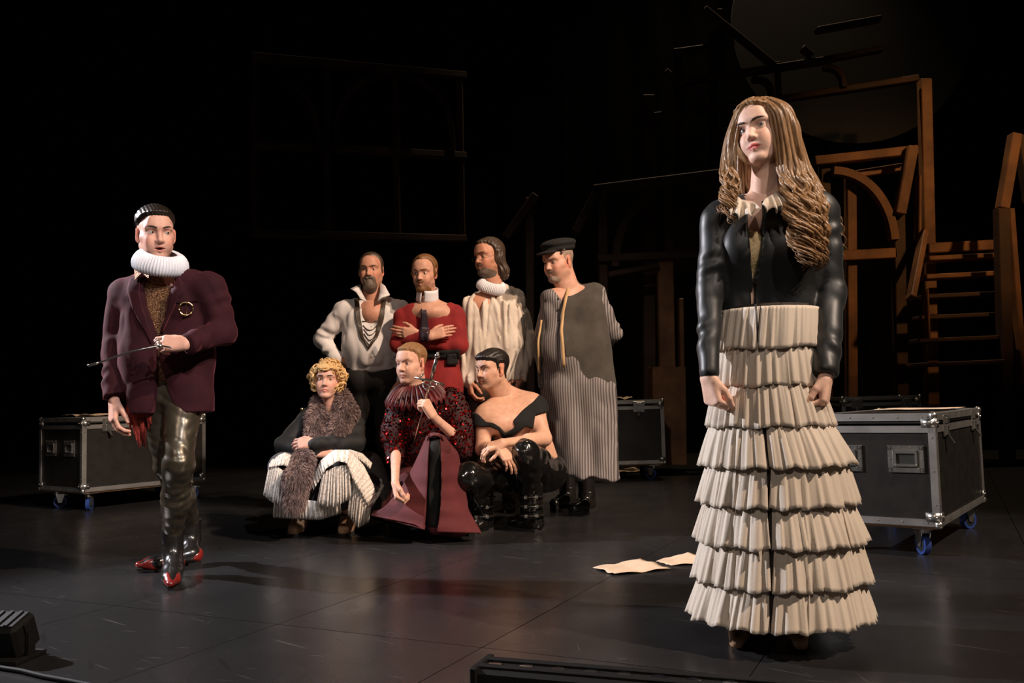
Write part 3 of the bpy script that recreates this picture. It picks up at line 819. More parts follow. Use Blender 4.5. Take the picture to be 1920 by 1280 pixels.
SKIN = V3(0.68, 0.40, 0.285)
def head_vol(o, neck_l):
    """head about 0.23 m tall in local axes, eyes at z=0, ears at y=0"""
    v = Vol()
    fw = o.get('face_w', 1.0); jw = o.get('jaw', 1.0); nz = o.get('nose', 1.0)
    v.el((0, -.014, .036), (.0745, .096, .079), .03)
    v.el((0, .032, -.028), (.060 * fw, .060, .082), .03)
    for s in (-1, 1):
        v.rc((s * .050 * jw, .006, -.060), (s * .016, .070, -.103), .017, .0135, .03)
        v.rc((s * .050 * fw, .03, -.022), (s * .036 * fw, .066, -.028), .018, .014, .022)
        v.rc((s * .048, .070, .021), (s * .012, .0885, .022), .0105, .0105, .016)
        v.el((s * .028, .066, -.052), (.022 * fw, .022, .026), .024)
    v.el((0, .075, -.102), (.020 * jw, .016, .015), .014)
    v.el((0, .074, .05), (.045, .022, .035), .03)
    v.el((0, .072, -.066), (.027, .021, .022), .016)
    for s in (-1, 1):     # sockets
        v.el((s * .0325, .099, .000), (.0195, .018, .0125), .012, mode=1)
    # nose
    v.rc((0, .086, .012), (0, .1035, -.030), .0075 * nz, .0105 * nz, .012)
    v.el((0, .1085, -.034), (.0105 * nz, .0105, .0095), .007)
    for s in (-1, 1):
        v.el((s * .0125 * nz, .096, -.037), (.0075, .0100, .0075), .006)
        v.el((s * .0065 * nz, .1055, -.0465), (.0038, .006, .004), .003, mode=1)
    # lids over the eyeballs
    eo = o.get('eye_open', .0052)
    for s in (-1, 1):
        L = Vol(); e = V3(s * .0318, .0735, .000)
        L.el(e, (.0150, .0142, .0140), .003)
        L.el(e + V3(0, .014, -.0006), (.0138, .012, eo), .003, mode=1)
        f = lambda x, y, z, L=L: _pts(L, x, y, z)
        v._add(f, e - .016, e + .016, .0045, 0)
    # mouth
    mo = o.get('mouth_open', 0.0); mw = o.get('mouth_w', 1.0); ml = o.get('mouth_low', 0.0)
    zc = -.0685; lf = o.get('lip', 1.0)
    for s in (-1, 1):
        v.rc((s * .0255 * mw, .0795, zc - ml), (s * .004, .0935, zc + .0045 + mo * .4), .0030, .0054 * lf, .0045)
        v.rc((s * .0235 * mw, .0795, zc - ml - .001), (0, .0915, zc - .0070 - mo * .6), .0032, .0064 * lf, .0045)
        v.rc((s * .0245 * mw, .0855, zc - ml), (0, .0985, zc - .0005), .0012 + mo * .25, .0016 + mo * .55, .002, mode=1)
    if mo > 0: v.el((0, .09, zc - .001 - mo * .1), (.014 * mw, .016, mo * .75), .004, mode=1)
    # ears
    for s in (-1, 1):
        a = .35
        R = np.array([[math.cos(a), -s * -math.sin(a), 0], [s * -math.sin(a), math.cos(a), 0], [0, 0, 1]])
        v.el((s * .0775, -.010, -.010), (.0065, .0190, .0310), .006, R=R)
        v.el((s * .0850, -.004, -.008), (.0065, .0105, .0190), .004, R=R, mode=1)
        v.el((s * .0745, .0, -.036), (.005, .008, .010), .006)
    r = o.get('neck_r', .053)
    v.rc((0, -.022, -.055), neck_l, r, r * 1.06, .028)
    v.rc((0, .03, -.085), (neck_l[0], neck_l[1] + .03, neck_l[2]), r * .55, r * .6, .03)
    return v
def _pts(L, x, y, z):
    s = np.broadcast(x, y, z).shape
    X = np.broadcast_to(x, s); Y = np.broadcast_to(y, s); Z = np.broadcast_to(z, s)
    return L.at(np.stack([X.ravel(), Y.ravel(), Z.ravel()], 1)).reshape(s)

def seg_dist(P, pts):
    d = np.full(len(P), 9.0)
    for a, b in zip(pts[:-1], pts[1:]):
        a = np.asarray(a, float); b = np.asarray(b, float); ba = b - a
        t = np.clip((P - a) @ ba / (ba @ ba), 0, 1); d = np.minimum(d, np.linalg.norm(P - a - t[:, None] * ba, axis=1))
    return d

class Person:
    """root empty, one body mesh, clothing children"""
    def __init__(s, base, label, name='person'):
        s.root = empty(name, (base[0], base[1], 0)); s.root['worldspace'] = 1
        tag(s.root, label, 'person')
        s.body = Vol(); s.parts = []; s.skin = SKIN.copy()
    def head(s, pos, yaw, pitch, roll, scale, neck, o, h=0.0022):
        s.hp = np.asarray(pos, float); s.hR = head_frame(pos, yaw, pitch, roll); s.hs = scale; s.ho = o
        nl = (np.asarray(neck) - s.hp) @ s.hR / scale; s.neck = np.asarray(neck, float)
        s.hv = head_vol(o, nl)
        lo = V3(-.13, -.15, min(-.16, nl[2] - .02)); hi = V3(.13, .15, .17)
        s.hD, s.ho_ = s.hv.grid(h, lo, hi, pad=0.05); s.hh = h
        V, F = nets(s.hD, s.ho_, h); V, F = compact(V, F); V = relax(V, F, 1, .35)
        # ---- colour: skin, lips, blush, shaved shadow
        C = np.tile(s.skin, (len(V), 1))
        def mixc(C, m, c): return C * (1 - m[:, None]) + np.asarray(c) * m[:, None]
        mo = o.get('mouth_open', 0); mw = o.get('mouth_w', 1.0); ml = o.get('mouth_low', 0)
        if o.get('stubble'):
            m = np.clip((-.045 - V[:, 2] - .0 + .25 * np.minimum(V[:, 1] - .06, 0)) / .02, 0, 1) * (V[:, 1] > -.01) * np.clip((V[:, 2] + .125) / .01, 0, 1)
            C = mixc(C, m * o['stubble'], s.skin * V3(.55, .5, .5))
        ch = np.exp(-((np.abs(V[:, 0]) - .045) ** 2 / .018 ** 2 + (V[:, 2] + .036) ** 2 / .02 ** 2)) * (V[:, 1] > .03)
        C = mixc(C, ch * o.get('blush', .35), s.skin * V3(1.08, .72, .68))
        zc = -.0685
        lp = seg_dist(V, [(-.0235 * mw, .084, zc - ml), (-.004, .0965, zc + .0045 + mo * .4), (.004, .0965, zc + .0045 + mo * .4), (.0235 * mw, .084, zc - ml)])
        lq = seg_dist(V, [(-.0215 * mw, .084, zc - ml - .001), (0, .0945, zc - .007 - mo * .6), (.0215 * mw, .084, zc - ml - .001)])
        m = np.clip((.0062 * o.get('lip', 1) - np.minimum(lp, lq)) / .0022, 0, 1)
        C = mixc(C, m * o.get('lip_amt', .7), o.get('lip_col', (.50, .17, .14)))
        if mo > 0:
            m = ((np.abs(V[:, 0]) < .02) & (V[:, 1] < .086) & (np.abs(V[:, 2] - zc) < mo + .006) & (V[:, 1] > .05)).astype(float)
            C = mixc(C, m, (.10, .02, .02))
        if o.get('shadow_col') is not None:   # eye make-up
            e = np.minimum(np.linalg.norm((V - V3(.0318, .082, .006)) / V3(.016, .02, .009), axis=1), np.linalg.norm((V - V3(-.0318, .082, .006)) / V3(.016, .02, .009), axis=1))
            C = mixc(C, np.clip(1.3 - e, 0, 1) * .7, o['shadow_col'])
        er = (np.abs(V[:, 0]) > .072) & (np.abs(V[:, 1]) < .03) & (np.abs(V[:, 2]) < .05)
        C[er] = C[er] * V3(1.05, .82, .78)
        s.parts.append((s.to_world(V), F, C))
        s._eyes(o); s._brows(o)
    def to_world(s, V): return s.hp + (np.asarray(V) * s.hs) @ s.hR.T
    def face_y(s, x, z):
        """front surface of the face at local (x, z)"""
        y = np.full(len(x), .135)
        for _ in range(60):
            d = s.hv.at(np.stack([x, y, z], 1)); y = y - np.clip(d * .8, 0, .02)
        return y
    def _eyes(s, o):
        gy, gp = o.get('gaze', (0, 0)); n = 18
        for sd in (-1, 1):
            v, f, mid = [], [], []
            e = V3(sd * .0318, .0735, 0); R_ = .0128
            yw, pt = math.radians(gy), math.radians(gp)
            g = V3(math.sin(yw) * math.cos(pt), math.cos(yw) * math.cos(pt), math.sin(pt))
            u = unit(np.cross(g, V3(0, 0, 1))); w_ = np.cross(u, g)
            th = [0, .20, .21, .44, .47, .8, 1.2, 1.7]
            for i, t in enumerate(th):
                rb = R_ * (1.035 if t < .45 else 1)
                for j in range(n):
                    p = 2 * math.pi * j / n
                    v.append(e + rb * (g * math.cos(t) + math.sin(t) * (u * math.cos(p) + w_ * math.sin(p))))
            for i in range(len(th) - 1):
                for j in range(n):
                    f.append((i * n + j, i * n + (j + 1) % n, (i + 1) * n + (j + 1) % n, (i + 1) * n + j))
                    mid.append(0 if i == 0 else (1 if i < 3 else 2))
            me = mesh_np('eye', s.to_world(v) - np.array(s.root.location), f, True, mids=mid)
            link('eye', me, s.root, [M_pupil, o.get('iris') or M_iris, M_eyewhite])
    def _brows(s, o):
        bc = o.get('brow_mat') or M_hair_dark
        rz_, tz, th = o.get('brow_in', .019), o.get('brow_out', .018), o.get('brow_thick', .0036)
        for sd in (-1, 1):
            mb = MB()
            t = np.linspace(0, 1, 12); x = sd * (.012 + .040 * t); z = rz_ + (tz - rz_) * t + .007 * np.sin(t * 2.3)
            y = s.face_y(x, z)
            P = np.stack([x, y + .0004, z], 1)
            mb.tube(s.to_world(P), th * s.hs * (np.sin(np.clip(t * .86 + .12, 0, 1) * math.pi) ** .5) * (1.15 - .4 * t), 8, flat=.9)
            mb.build('eyebrow', bc, s.root, smooth=True)
    def shell(s, name, thick, mat_, extra=None, it=1, colf=None, h=None):
        """hair or beard as an offset of the head; thick(x,y,z) in metres (negative: none)"""
        D = s.hD; n = D.shape; h = s.hh
        x = (s.ho_[0] + h * np.arange(n[0]))[:, None, None]; y = (s.ho_[1] + h * np.arange(n[1]))[None, :, None]; z = (s.ho_[2] + h * np.arange(n[2]))[None, None, :]
        E = D - thick(x, y, z)
        if extra is not None:
            Dx = np.full(n, .25, np.float32)
            for f, lo, hi, k, m in extra.ops:
                d = f(x, y, z); Dx = smin(Dx, d, k) if m == 0 else (smax(Dx, -d, k) if m == 1 else Dx + d)
            E = smin(E, Dx, .012)
        V, F = nets(E.astype(np.float32), s.ho_, h)
        ix = np.clip(np.rint((V - s.ho_) / h).astype(int), 0, np.array(n) - 1); inn = D[ix[:, 0], ix[:, 1], ix[:, 2]] < -.0035
        F = F[~inn[F].all(1)]; V, F = compact(V, F)
        lab = np.arange(len(V))
        for _ in range(400):            # drop loose specks
            m_ = lab[F].min(1); l2 = lab.copy(); np.minimum.at(l2, F.ravel(), np.repeat(m_, 4)); l2 = l2[l2]
            if (l2 == lab).all(): break
            lab = l2
        cnt = np.bincount(lab, minlength=len(V)); F = F[cnt[lab[F[:, 0]]] >= .2 * cnt.max()]
        V, F = compact(V, F); V = relax(V, F, it)
        return link(name, mesh_np(name, s.to_world(V) - np.array(s.root.location), F, True), s.root, mat_)
    def hand(s, elbow, wrist, d, n, side, h=0.0024, rw=.026, **k):
        """adds forearm end + hand as a fine patch"""
        v = Vol(); wrist = np.asarray(wrist, float); elbow = np.asarray(elbow, float)
        v.rc(elbow, wrist, .040, rw, .015, flat=(n, .8))
        tips = add_hand(v, wrist, d, n, side, **k)
        ax_ = unit(wrist - elbow)
        hv = Vol(); hv.ops = list(v.ops)
        lo, hi = v.bounds(.01)
        st = wrist - ax_ * .06
        hl = np.min([o_[1] for o_ in v.ops[1:]], 0) - .012; hh_ = np.max([o_[2] for o_ in v.ops[1:]], 0) + .012
        keep = [np.minimum(st - .045, hl), np.maximum(st + .045, hh_)]
        # crop the forearm just above the wrist
        V, F = hv.surf(h, keep[0], keep[1], pad=.012)
        V = relax(V, F, 1, .4)
        ok = ((V - st) @ ax_) > 0
        okf = ok[F].all(1); F = F[okf]; V, F = compact(V, F)
        C = np.tile(s.skin, (len(V), 1))
        for t in tips:
            m = np.exp(-(np.linalg.norm(V - t, axis=1) / .012) ** 2)[:, None]; C = C * (1 - .35 * m) + s.skin * V3(1.1, .72, .66) * .35 * m
        s.parts.append((V, F, C))
        s.body.rc(elbow, wrist, .040, rw, .015, flat=(n, .8))
        return tips
    def finish(s, h=0.008, it=1, lo=None, hi=None):
        V, F = s.body.surf(h, lo, hi); V, F = compact(V, F); V = relax(V, F, it)
        s.parts.append((V, F, np.tile(s.skin, (len(V), 1))))
        V, F, C = merge(s.parts)
        me = mesh_np('body', V - np.array(s.root.location), F, True, C)
        return link('body', me, s.root, M_skin)

# cylinder-like helpers for torsos
def torso(v, sl, sr, hipL, hipR, fwd, chest=.115, waist=.10, hip=.115, width=1.0, k=.05, belly=0.0, trap=True, neck=None, sh=.062):
    sl, sr, hl, hr = (np.asarray(q, float) for q in (sl, sr, hipL, hipR)); fwd = unit(fwd)
    ms = (sl + sr) / 2; mh = (hl + hr) / 2; up = ms - mh
    rt = unit(sr - sl); W2 = np.linalg.norm(sr - sl) / 2
    fl = (fwd, .78)
    for q in (-1, 1):
        a = ms + rt * q * W2 * .52 - up * .12; b = mh + up * .38 + rt * q * W2 * .36
        v.rc(a, b, chest * width, waist * width, k, flat=fl)
        v.rc(b, mh + rt * q * W2 * .45 + up * .02, waist * width, hip * width, k, flat=fl)
    v.rc(sl * .9 + ms * .1, sr * .9 + ms * .1, sh, sh, k)
    if neck is not None:
        nk = np.asarray(neck, float)
        for q in (sl, sr): v.rc(nk - unit(up) * .01, q * .8 + ms * .2, sh * .8, sh * .8, k)
    if belly: v.el(mh + up * .35 + fwd * .05, (W2 * .8, belly, .16), .08, R=np.stack([rt, fwd, np.cross(rt, fwd)], 1))
    return v

def path_px(vol, pts, off, n=None):
    """pixel polyline dropped on a garment surface"""
    pts = np.asarray(pts, float)
    if n:
        t = np.r_[0, np.cumsum(np.linalg.norm(np.diff(pts, axis=0), axis=1))]; q = np.linspace(0, t[-1], n)
        pts = np.stack([np.interp(q, t, pts[:, 0]), np.interp(q, t, pts[:, 1])], 1)
    return vol.hit(pts[:, 0], pts[:, 1], off)
def patch(vol, left, right, n=16, m=8, off=.004, thick=.004, bulge=0.0):
    """cloth piece between two pixel polylines, lying on a garment surface"""
    def rs(p):
        p = np.asarray(p, float); t = np.r_[0, np.cumsum(np.linalg.norm(np.diff(p, axis=0), axis=1))]; q = np.linspace(0, t[-1], n)
        return np.stack([np.interp(q, t, p[:, 0]), np.interp(q, t, p[:, 1])], 1)
    a, b = rs(left), rs(right); u = np.linspace(0, 1, m)
    g = a[:, None] * (1 - u)[None, :, None] + b[:, None] * u[None, :, None]
    P = vol.hit(g[..., 0].ravel(), g[..., 1].ravel(), off)
    if bulge:
        nn = vol.normal(P); P = P + nn * (bulge * np.sin(np.pi * np.tile(u, n)))[:, None]
    return MB().sheet(P.reshape(n, m, 3), thick)
def ruff(center, axis, r_in, r_out, height, waves, root, mat_, name='ruff', up_ref=(0, 1, 0), tilt=0.0, sub=8, droop=0.0, layers=1, wob=1.0, flat=1.0):
    """figure-eight pleated collar"""
    c = np.asarray(center, float); ax_ = unit(axis); u = unit(np.cross(ax_, up_ref)); w_ = np.cross(ax_, u)
    mb = MB()
    for ly in range(layers):
        n = waves * sub; th = np.linspace(0, 2 * math.pi, n + 1); rr = np.linspace(0, 1, 7)
        g = np.zeros((n + 1, 7, 3))
        for j, q in enumerate(rr):
            R = r_in + (r_out - r_in) * q
            amp = height * .5 * (0.25 + .75 * q) * wob
            zz = amp * np.sin(th * waves + ly * math.pi) - droop * q * q
            dr = .012 * q * np.cos(th * waves * 2) * 0
            g[:, j] = c + ax_ * zz[:, None] + (R + dr)[:, None] * (np.cos(th)[:, None] * u + flat * np.sin(th)[:, None] * w_) if False else c + zz[:, None] * ax_ + R * (np.cos(th)[:, None] * u + flat * np.sin(th)[:, None] * w_)
        mb.sheet(g, .0016)
    return mb.build(name, mat_, root, smooth=True)

def scalp(x, y, z, front=.066, temple=.035, top=.016, side=.007, burn=-.02, nape=-.062, recede=0.0, soft=.018):
    ln = np.interp(y, [-.12, -.056, -.044, -.034, .006, .013, .028, .055, .10], [nape, nape, -.02, .030, .030, burn, temple, front - .008, front])
    sg = z - ln - recede * np.clip((np.abs(x) - .012) / .03, 0, 1) * (y > .02) * np.clip(1 - np.abs(x) / .075, 0, 1)
    t = side + (top - side) * np.clip((z - .02) / .06, 0, 1)
    return np.clip(sg / soft, -1, 1) * t
def cutpoly(vol, pts, Y, depth=.3, back=0.0, k=.004):
    """cut an opening: pixel outline taken to the plane Y, pushed through in depth"""
    w3 = np.array([W(a, b, Y) for a, b in pts]); q = w3[:, [0, 2]]
    n = len(q)
    def f(x, y, z):
        d = None; sgn = None
        for i in range(n):
            a = q[i]; b = q[(i + 1) % n]; e = b - a
            wx, wz = x - a[0], z - a[1]
            t = np.clip((wx * e[0] + wz * e[1]) / (e @ e), 0, 1)
            dd = (wx - e[0] * t) ** 2 + (wz - e[1] * t) ** 2
            d = dd if d is None else np.minimum(d, dd)
            c1 = z >= a[1]; c2 = z < b[1]; c3 = e[0] * wz > e[1] * wx
            fl = (c1 & c2 & c3) | (~c1 & ~c2 & ~c3)
            sgn = fl if sgn is None else (sgn ^ fl)
        d = np.sqrt(d) * np.where(sgn, -1.0, 1.0)
        return np.maximum(d, np.maximum(y - (Y + back), (Y - depth) - y))
    lo = V3(q[:, 0].min(), Y - depth, q[:, 1].min()); hi = V3(q[:, 0].max(), Y + back, q[:, 1].max())
    return vol._add(f, lo, hi, k, 1)
def lock(mb, keys, rad, amp, wl, phase, n=46, flat=.55, jit=0.0, rng=None, start=.35, hand=1):
    """one wavy lock of hair through world key points"""
    K = np.asarray(keys, float); t = np.linspace(0, 1, len(K)); q = np.linspace(0, 1, n)
    P = np.stack([np.interp(q, t, K[:, i]) for i in range(3)], 1)
    for _ in range(4): P[1:-1] = .5 * P[1:-1] + .25 * (P[:-2] + P[2:])
    L = np.r_[0, np.cumsum(np.linalg.norm(np.diff(P, axis=0), axis=1))]
    a = amp * np.clip((q - start) / .35, 0, 1)
    ph = 6.283 * L / wl + phase
    P = P + np.stack([a * np.cos(ph), hand * a * .8 * np.sin(ph), 0 * a], 1)
    r = rad * np.clip(np.minimum((q + .03) / .08, 1.0), 0, 1) * np.clip((1.02 - q) / .35, .12, 1) ** .7
    mb.tube(P, r, 6, flat=flat, nrm=(0, 1, 0), uu0=phase)
    return P
def ruff_roll(c0, ax_, sc, wv, root, mat_, name):
    """thick rolled ruff with standing pleats"""
    u_ = unit(np.cross(ax_, (0, 1, 0))); v_ = np.cross(ax_, u_)
    n_ = wv * 10; th = np.linspace(0, 2 * math.pi, n_ + 1); g = np.zeros((n_ + 1, 9, 3))
    for q_, (rr, zz, am) in enumerate([(.104, -.020, .0050), (.116, -.012, .0060), (.121, .002, .0060), (.121, .018, .0056), (.116, .036, .0050), (.107, .052, .0042), (.096, .064, .0034), (.084, .070, .0026), (.068, .066, .0015)]):
        R_ = sc * (rr + am * np.sin(th * wv) + .0015 * np.sin(th * 7 + q_ * .3))
        g[:, q_] = c0 + ax_ * zz * sc + (np.cos(th) * R_)[:, None] * u_ + (np.sin(th) * R_)[:, None] * v_ + ax_[None] * (.003 * np.cos(th * wv))[:, None] * (q_ < 2)
    return MB().sheet(g, .0016).build(name, mat_, root, smooth=True)
# ------------------------------------------------------------------ shared costume materials
M_skin = mat('skin', (1, 1, 1), 0.50, color2=(0.90, 0.84, 0.82), nscale=38, attr=True, bump=0.10, bscale=260, spec=0.35, sss=0.12)
M_pupil = mat('pupil', (0.004, 0.004, 0.004), 0.06, coat=1)
M_iris = mat('iris_brown', (0.10, 0.05, 0.02), 0.08, coat=1, nscale=300)
M_iris_grey = mat('iris_grey', (0.12, 0.16, 0.17), 0.08, coat=1, nscale=300)
M_eyewhite = mat('eye_white', (0.52, 0.49, 0.46), 0.25, coat=.3)
def hair_mat(name, c, c2, rough=.42, stretch=(60, 60, 6)):
    return mat(name, c, rough, color2=c2, nscale=3.2, ndet=5, stretch=stretch, bump=0.28, bscale=3.4, spec=.5, nlo=.3, nhi=.7)
M_hair_dark = hair_mat('dark_brown_hair', (0.030, 0.020, 0.014), (0.010, 0.007, 0.005), .34)
M_hair_black = hair_mat('black_hair', (0.018, 0.012, 0.009), (0.006, 0.0045, 0.004), .40)
M_hair_ginger = hair_mat('ginger_hair', (0.27, 0.125, 0.045), (0.14, 0.06, 0.02), .5)
M_hair_sandy = hair_mat('sandy_hair', (0.36, 0.19, 0.08), (0.20, 0.10, 0.04), .5)
M_hair_grey = hair_mat('grey_beard', (0.19, 0.135, 0.10), (0.075, 0.05, 0.035), .6)
M_hair_brown = hair_mat('brown_hair', (0.085, 0.050, 0.030), (0.035, 0.021, 0.013), .45)
M_hair_stub = hair_mat('grey_stubble', (0.42, 0.31, 0.24), (0.24, 0.16, 0.12), .7)
# ================================================================== WOMAN IN THE RUFFLED SKIRT
M_satin = mat('black_satin', (0.014, 0.0145, 0.0142), 0.46, color2=(0.010, 0.0105, 0.0103), nscale=6, sheen=0.18, sheen_tint=(.8, .85, .85), bump=0.05, bscale=14, spec=.5)
M_cream = mat('cream_chiffon', (0.65, 0.56, 0.46), 0.72, color2=(0.59, 0.50, 0.40), nscale=5, ndet=5, sheen=0.2, bump=0.05, bscale=120)
M_gold_lace = mat('gold_lace', (0.74, 0.56, 0.31), 0.6, color2=(0.55, 0.38, 0.17), nscale=60, ndet=5, bump=0.3, bscale=120)
M_hair_blond = mat('dark_blond_hair', (0.37, 0.205, 0.092), 0.38, color2=(0.185, 0.098, 0.042), nscale=2.4, ndet=6, stretch=(70, 70, 9), bump=0.22, bscale=3.0, spec=.5, nlo=.3, nhi=.7)
M_tan = mat('tan_suede', (0.46, 0.27, 0.15), 0.7)
def build_woman():
    Y0 = 2.86
    w = lambda px, py, dy=0.0: W(px, py, Y0 + dy)
    base = G(1455, 1190)
    P = Person(base, 'woman with long wavy hair in a black satin jacket and cream tiered skirt')
    P.skin = V3(0.87, 0.57, 0.44)
    hp = w(1428, 250)
    nk = w(1436, 366, .03)
    P.head(hp, -23, 16, -8, .96, nk, dict(gaze=(-26, 9), eye_open=.0050, jaw=.92, face_w=.97, nose=.88, lip=1.2, mouth_w=.98, lip_col=(.56, .08, .085), lip_amt=.95, blush=.35, iris=M_iris_grey,
           brow_mat=M_hair_brown, brow_in=.0180, brow_out=.0180, brow_thick=.0042, neck_r=.049, shadow_col=(.30, .16, .13)), h=.0025)
    # body under the clothes
    sl, sr = w(1352, 396, .01), w(1532, 376, .01)
    hl, hr = w(1395, 640), w(1490, 640)
    b = P.body
    torso(b, sl, sr, hl, hr, (-.2, -1, 0), .058, .052, .06, k=.04, neck=nk, sh=.034)
    b.rc(nk, nk + V3(0, -.01, .05), .050, .048, .03)
    b.el(w(1425, 404, -.035), (.06, .03, .05), .03)
    for q in (-1, 1):
        hip = w(1442 + 38 * q, 660); kn = V3(*w(1452 + 40 * q, 920, -.03)); an = V3(base[0] + .085 * q, base[1] + .02, .09)
        b.rc(hip, kn, .08, .055, .04); b.rc(kn, an, .052, .036, .03)
    jk = Vol()
    ms = (sl + sr) / 2
    for q, xs, xw in ((-1, 1398, 1400), (1, 1478, 1484)):
        jk.rc(w(xs, 428, .015), w(xw, 500, .01), .092, .088, .04, flat=((0, 1, 0), .82))
        jk.rc(w(xw, 500, .01), w(xw, 590, .01), .088, .087, .04, flat=((0, 1, 0), .82))
        jk.el(w(xs + 2 + 2 * q, 462, -.050), (.062, .040, .066), .06)
        jk.rc(nk + V3(0, .01, -.035), (sl if q < 0 else sr) + V3(0, 0, -.012), .050, .050, .04)
    jk.el(w(1432, 408, -.012), (.105, .072, .045), .04)
    el_, wl_ = w(1331, 548, -.02), w(1328, 704, -.11)
    er_, wr_ = w(1556, 548, -.01), w(1549, 700, -.12)
    zc = w(1442, 578, -.10)[2]
    jk.bx((w(1442, 571)[0], Y0, zc - .12), (.3, .2, .12), .004, .004, mode=1)
    jk.rc(w(1342, 412, .01), el_, .050, .043, .02, fold=(.0030, 3.0, .5, 2.0)); jk.rc(el_, wl_ + V3(0, 0, .012), .043, .034, .014, fold=(.0035, 3.0, 1.0, 2.0))
    jk.rc(w(1545, 396, .01), er_, .054, .048, .02, fold=(.0030, 3.0, 2.0, 2.0)); jk.rc(er_, wr_ + V3(0, 0, .012), .048, .043, .014, fold=(.0035, 3.0, .3, -2.0))
    for e_, c_ in ((el_, wl_), (er_, wr_)):
        d_ = unit(c_ - e_); jk.bx(c_ + d_ * .062, (.075, .075, .05), .003, .003, R=np.stack([unit(np.cross(d_, (0, 1, 0))), np.cross(d_, unit(np.cross(d_, (0, 1, 0)))), d_], 1), mode=1)
    slit = [(1408, 360), (1432, 358), (1433, 400), (1429, 440), (1424, 490), (1418.5, 528), (1419, 575), (1414, 575), (1414.5, 528), (1409, 490), (1406, 440), (1404, 400)]
    cutpoly(jk, slit, Y0 - .085, .2, .085, .003)
    jk.disp(.0016, 26, 4); jk.ridge(.004, 40, 79)
    P.jacket = jk
    vol_obj('jacket', jk, .0058, M_satin, P.root)
    # gold lace blouse showing in the opening
    bl = Vol()
    for xs in (1404, 1474): bl.rc(w(xs, 440, .015), w(xs + 6, 580, .02), .084, .070, .04, flat=((0, 1, 0), .78))
    for q, xs in ((-1, 1396), (1, 1484)): bl.el(w(xs, 462, -.044), (.056, .036, .06), .05)
    bl.plane(w(1420, 424, -.1), (0, .15, 1))
    bl.plane(w(1420, 566, -.08), (0, 0, -1))
    vol_obj('blouse', bl, .006, M_gold_lace, P.root)
    # hook at the waist
    MB().ball(jk.hit(1417, 531, .003)[0], .005, 8).build('hook', M_black, P.root)
    # ruffled collar: two gathered flaps
    rng = np.random.RandomState(3)
    def flap(edge, fall, seed, drop=.0):
        """neck-edge polyline and outer polyline on the shoulder, gathered into soft pleats"""
        n, m = 60, 7
        def rs(p):
            p = np.asarray(p, float); t = np.r_[0, np.cumsum(np.linalg.norm(np.diff(p, axis=0), axis=1))]; q = np.linspace(0, t[-1], n)
            return np.stack([np.interp(q, t, p[:, i]) for i in range(p.shape[1])], 1)
        A = rs([w(*e) for e in edge]); B = rs([w(*e) for e in fall]); q = np.linspace(0, 1, m)
        g = A[:, None] * (1 - q)[None, :, None] + B[:, None] * q[None, :, None]
        r_ = np.random.RandomState(seed); t = np.linspace(0, 1, n)
        ph = 2 * math.pi * (t * 6.5) + 1.2 * np.sin(t * 9 + r_.rand() * 6)
        g[:, :, 1] -= (.017 * np.sin(ph)[:, None] * (.25 + q)[None, :] + .012 * np.sin(np.pi * q * .8)[None, :])
        g[:, :, 2] += .010 * np.cos(ph)[:, None] * q[None, :]
        return MB().sheet(g, .0022).build('collar_ruffle', M_cream, P.root, smooth=True)
    flap([(1367, 352, .02), (1380, 368, -.06), (1400, 378, -.10), (1413, 380, -.112)], [(1350, 376, -.03), (1366, 404, -.110), (1395, 410, -.145), (1422, 396, -.150)], 1)
    flap([(1432, 374, -.112), (1446, 366, -.10), (1462, 356, -.07), (1470, 344, -.02)], [(1426, 390, -.150), (1452, 397, -.145), (1476, 384, -.110), (1486, 362, -.04)], 2)
    # hands gripping the skirt
    P.hand(el_, wl_ + V3(0, 0, -.004), (.12, -.12, -1), (.85, .45, .1), (0, -1, 0), curl=(1.15, 1.45, .8), thumb=.15, thumb_curl=.5, size=.90)
    P.hand(er_, wr_ + V3(0, 0, -.004), (-.16, -.12, -1), (-.85, .45, .1), (0, -1, 0), curl=(1.05, 1.35, .8), thumb=.15, thumb_curl=.5, size=.93)
    P.finish(.010)
    # ---- skirt tiers
    ys = [581, 656, 724, 797, 868, 938, 1008, 1080, 1148]
    cx = [1442, 1437, 1438, 1444, 1456, 1457, 1462, 1463, 1461]
    hw = [90, 96, 100, 116, 134, 139, 149, 153, 160]
    S0 = FPX / Y0
    def ringc(i): return w(cx[i], ys[i])
    bounds = [-180, -138, -100, -70, -46, -31, -6.0, -2.2, 20, 56, 95, 140, 180]
    skirt = empty('skirt', (0, 0, 0)); skirt.parent = P.root; skirt['worldspace'] = 1
    skirt.location = (0, 0, 0)
    off = np.array(P.root.location)
    rng = np.random.RandomState(11)
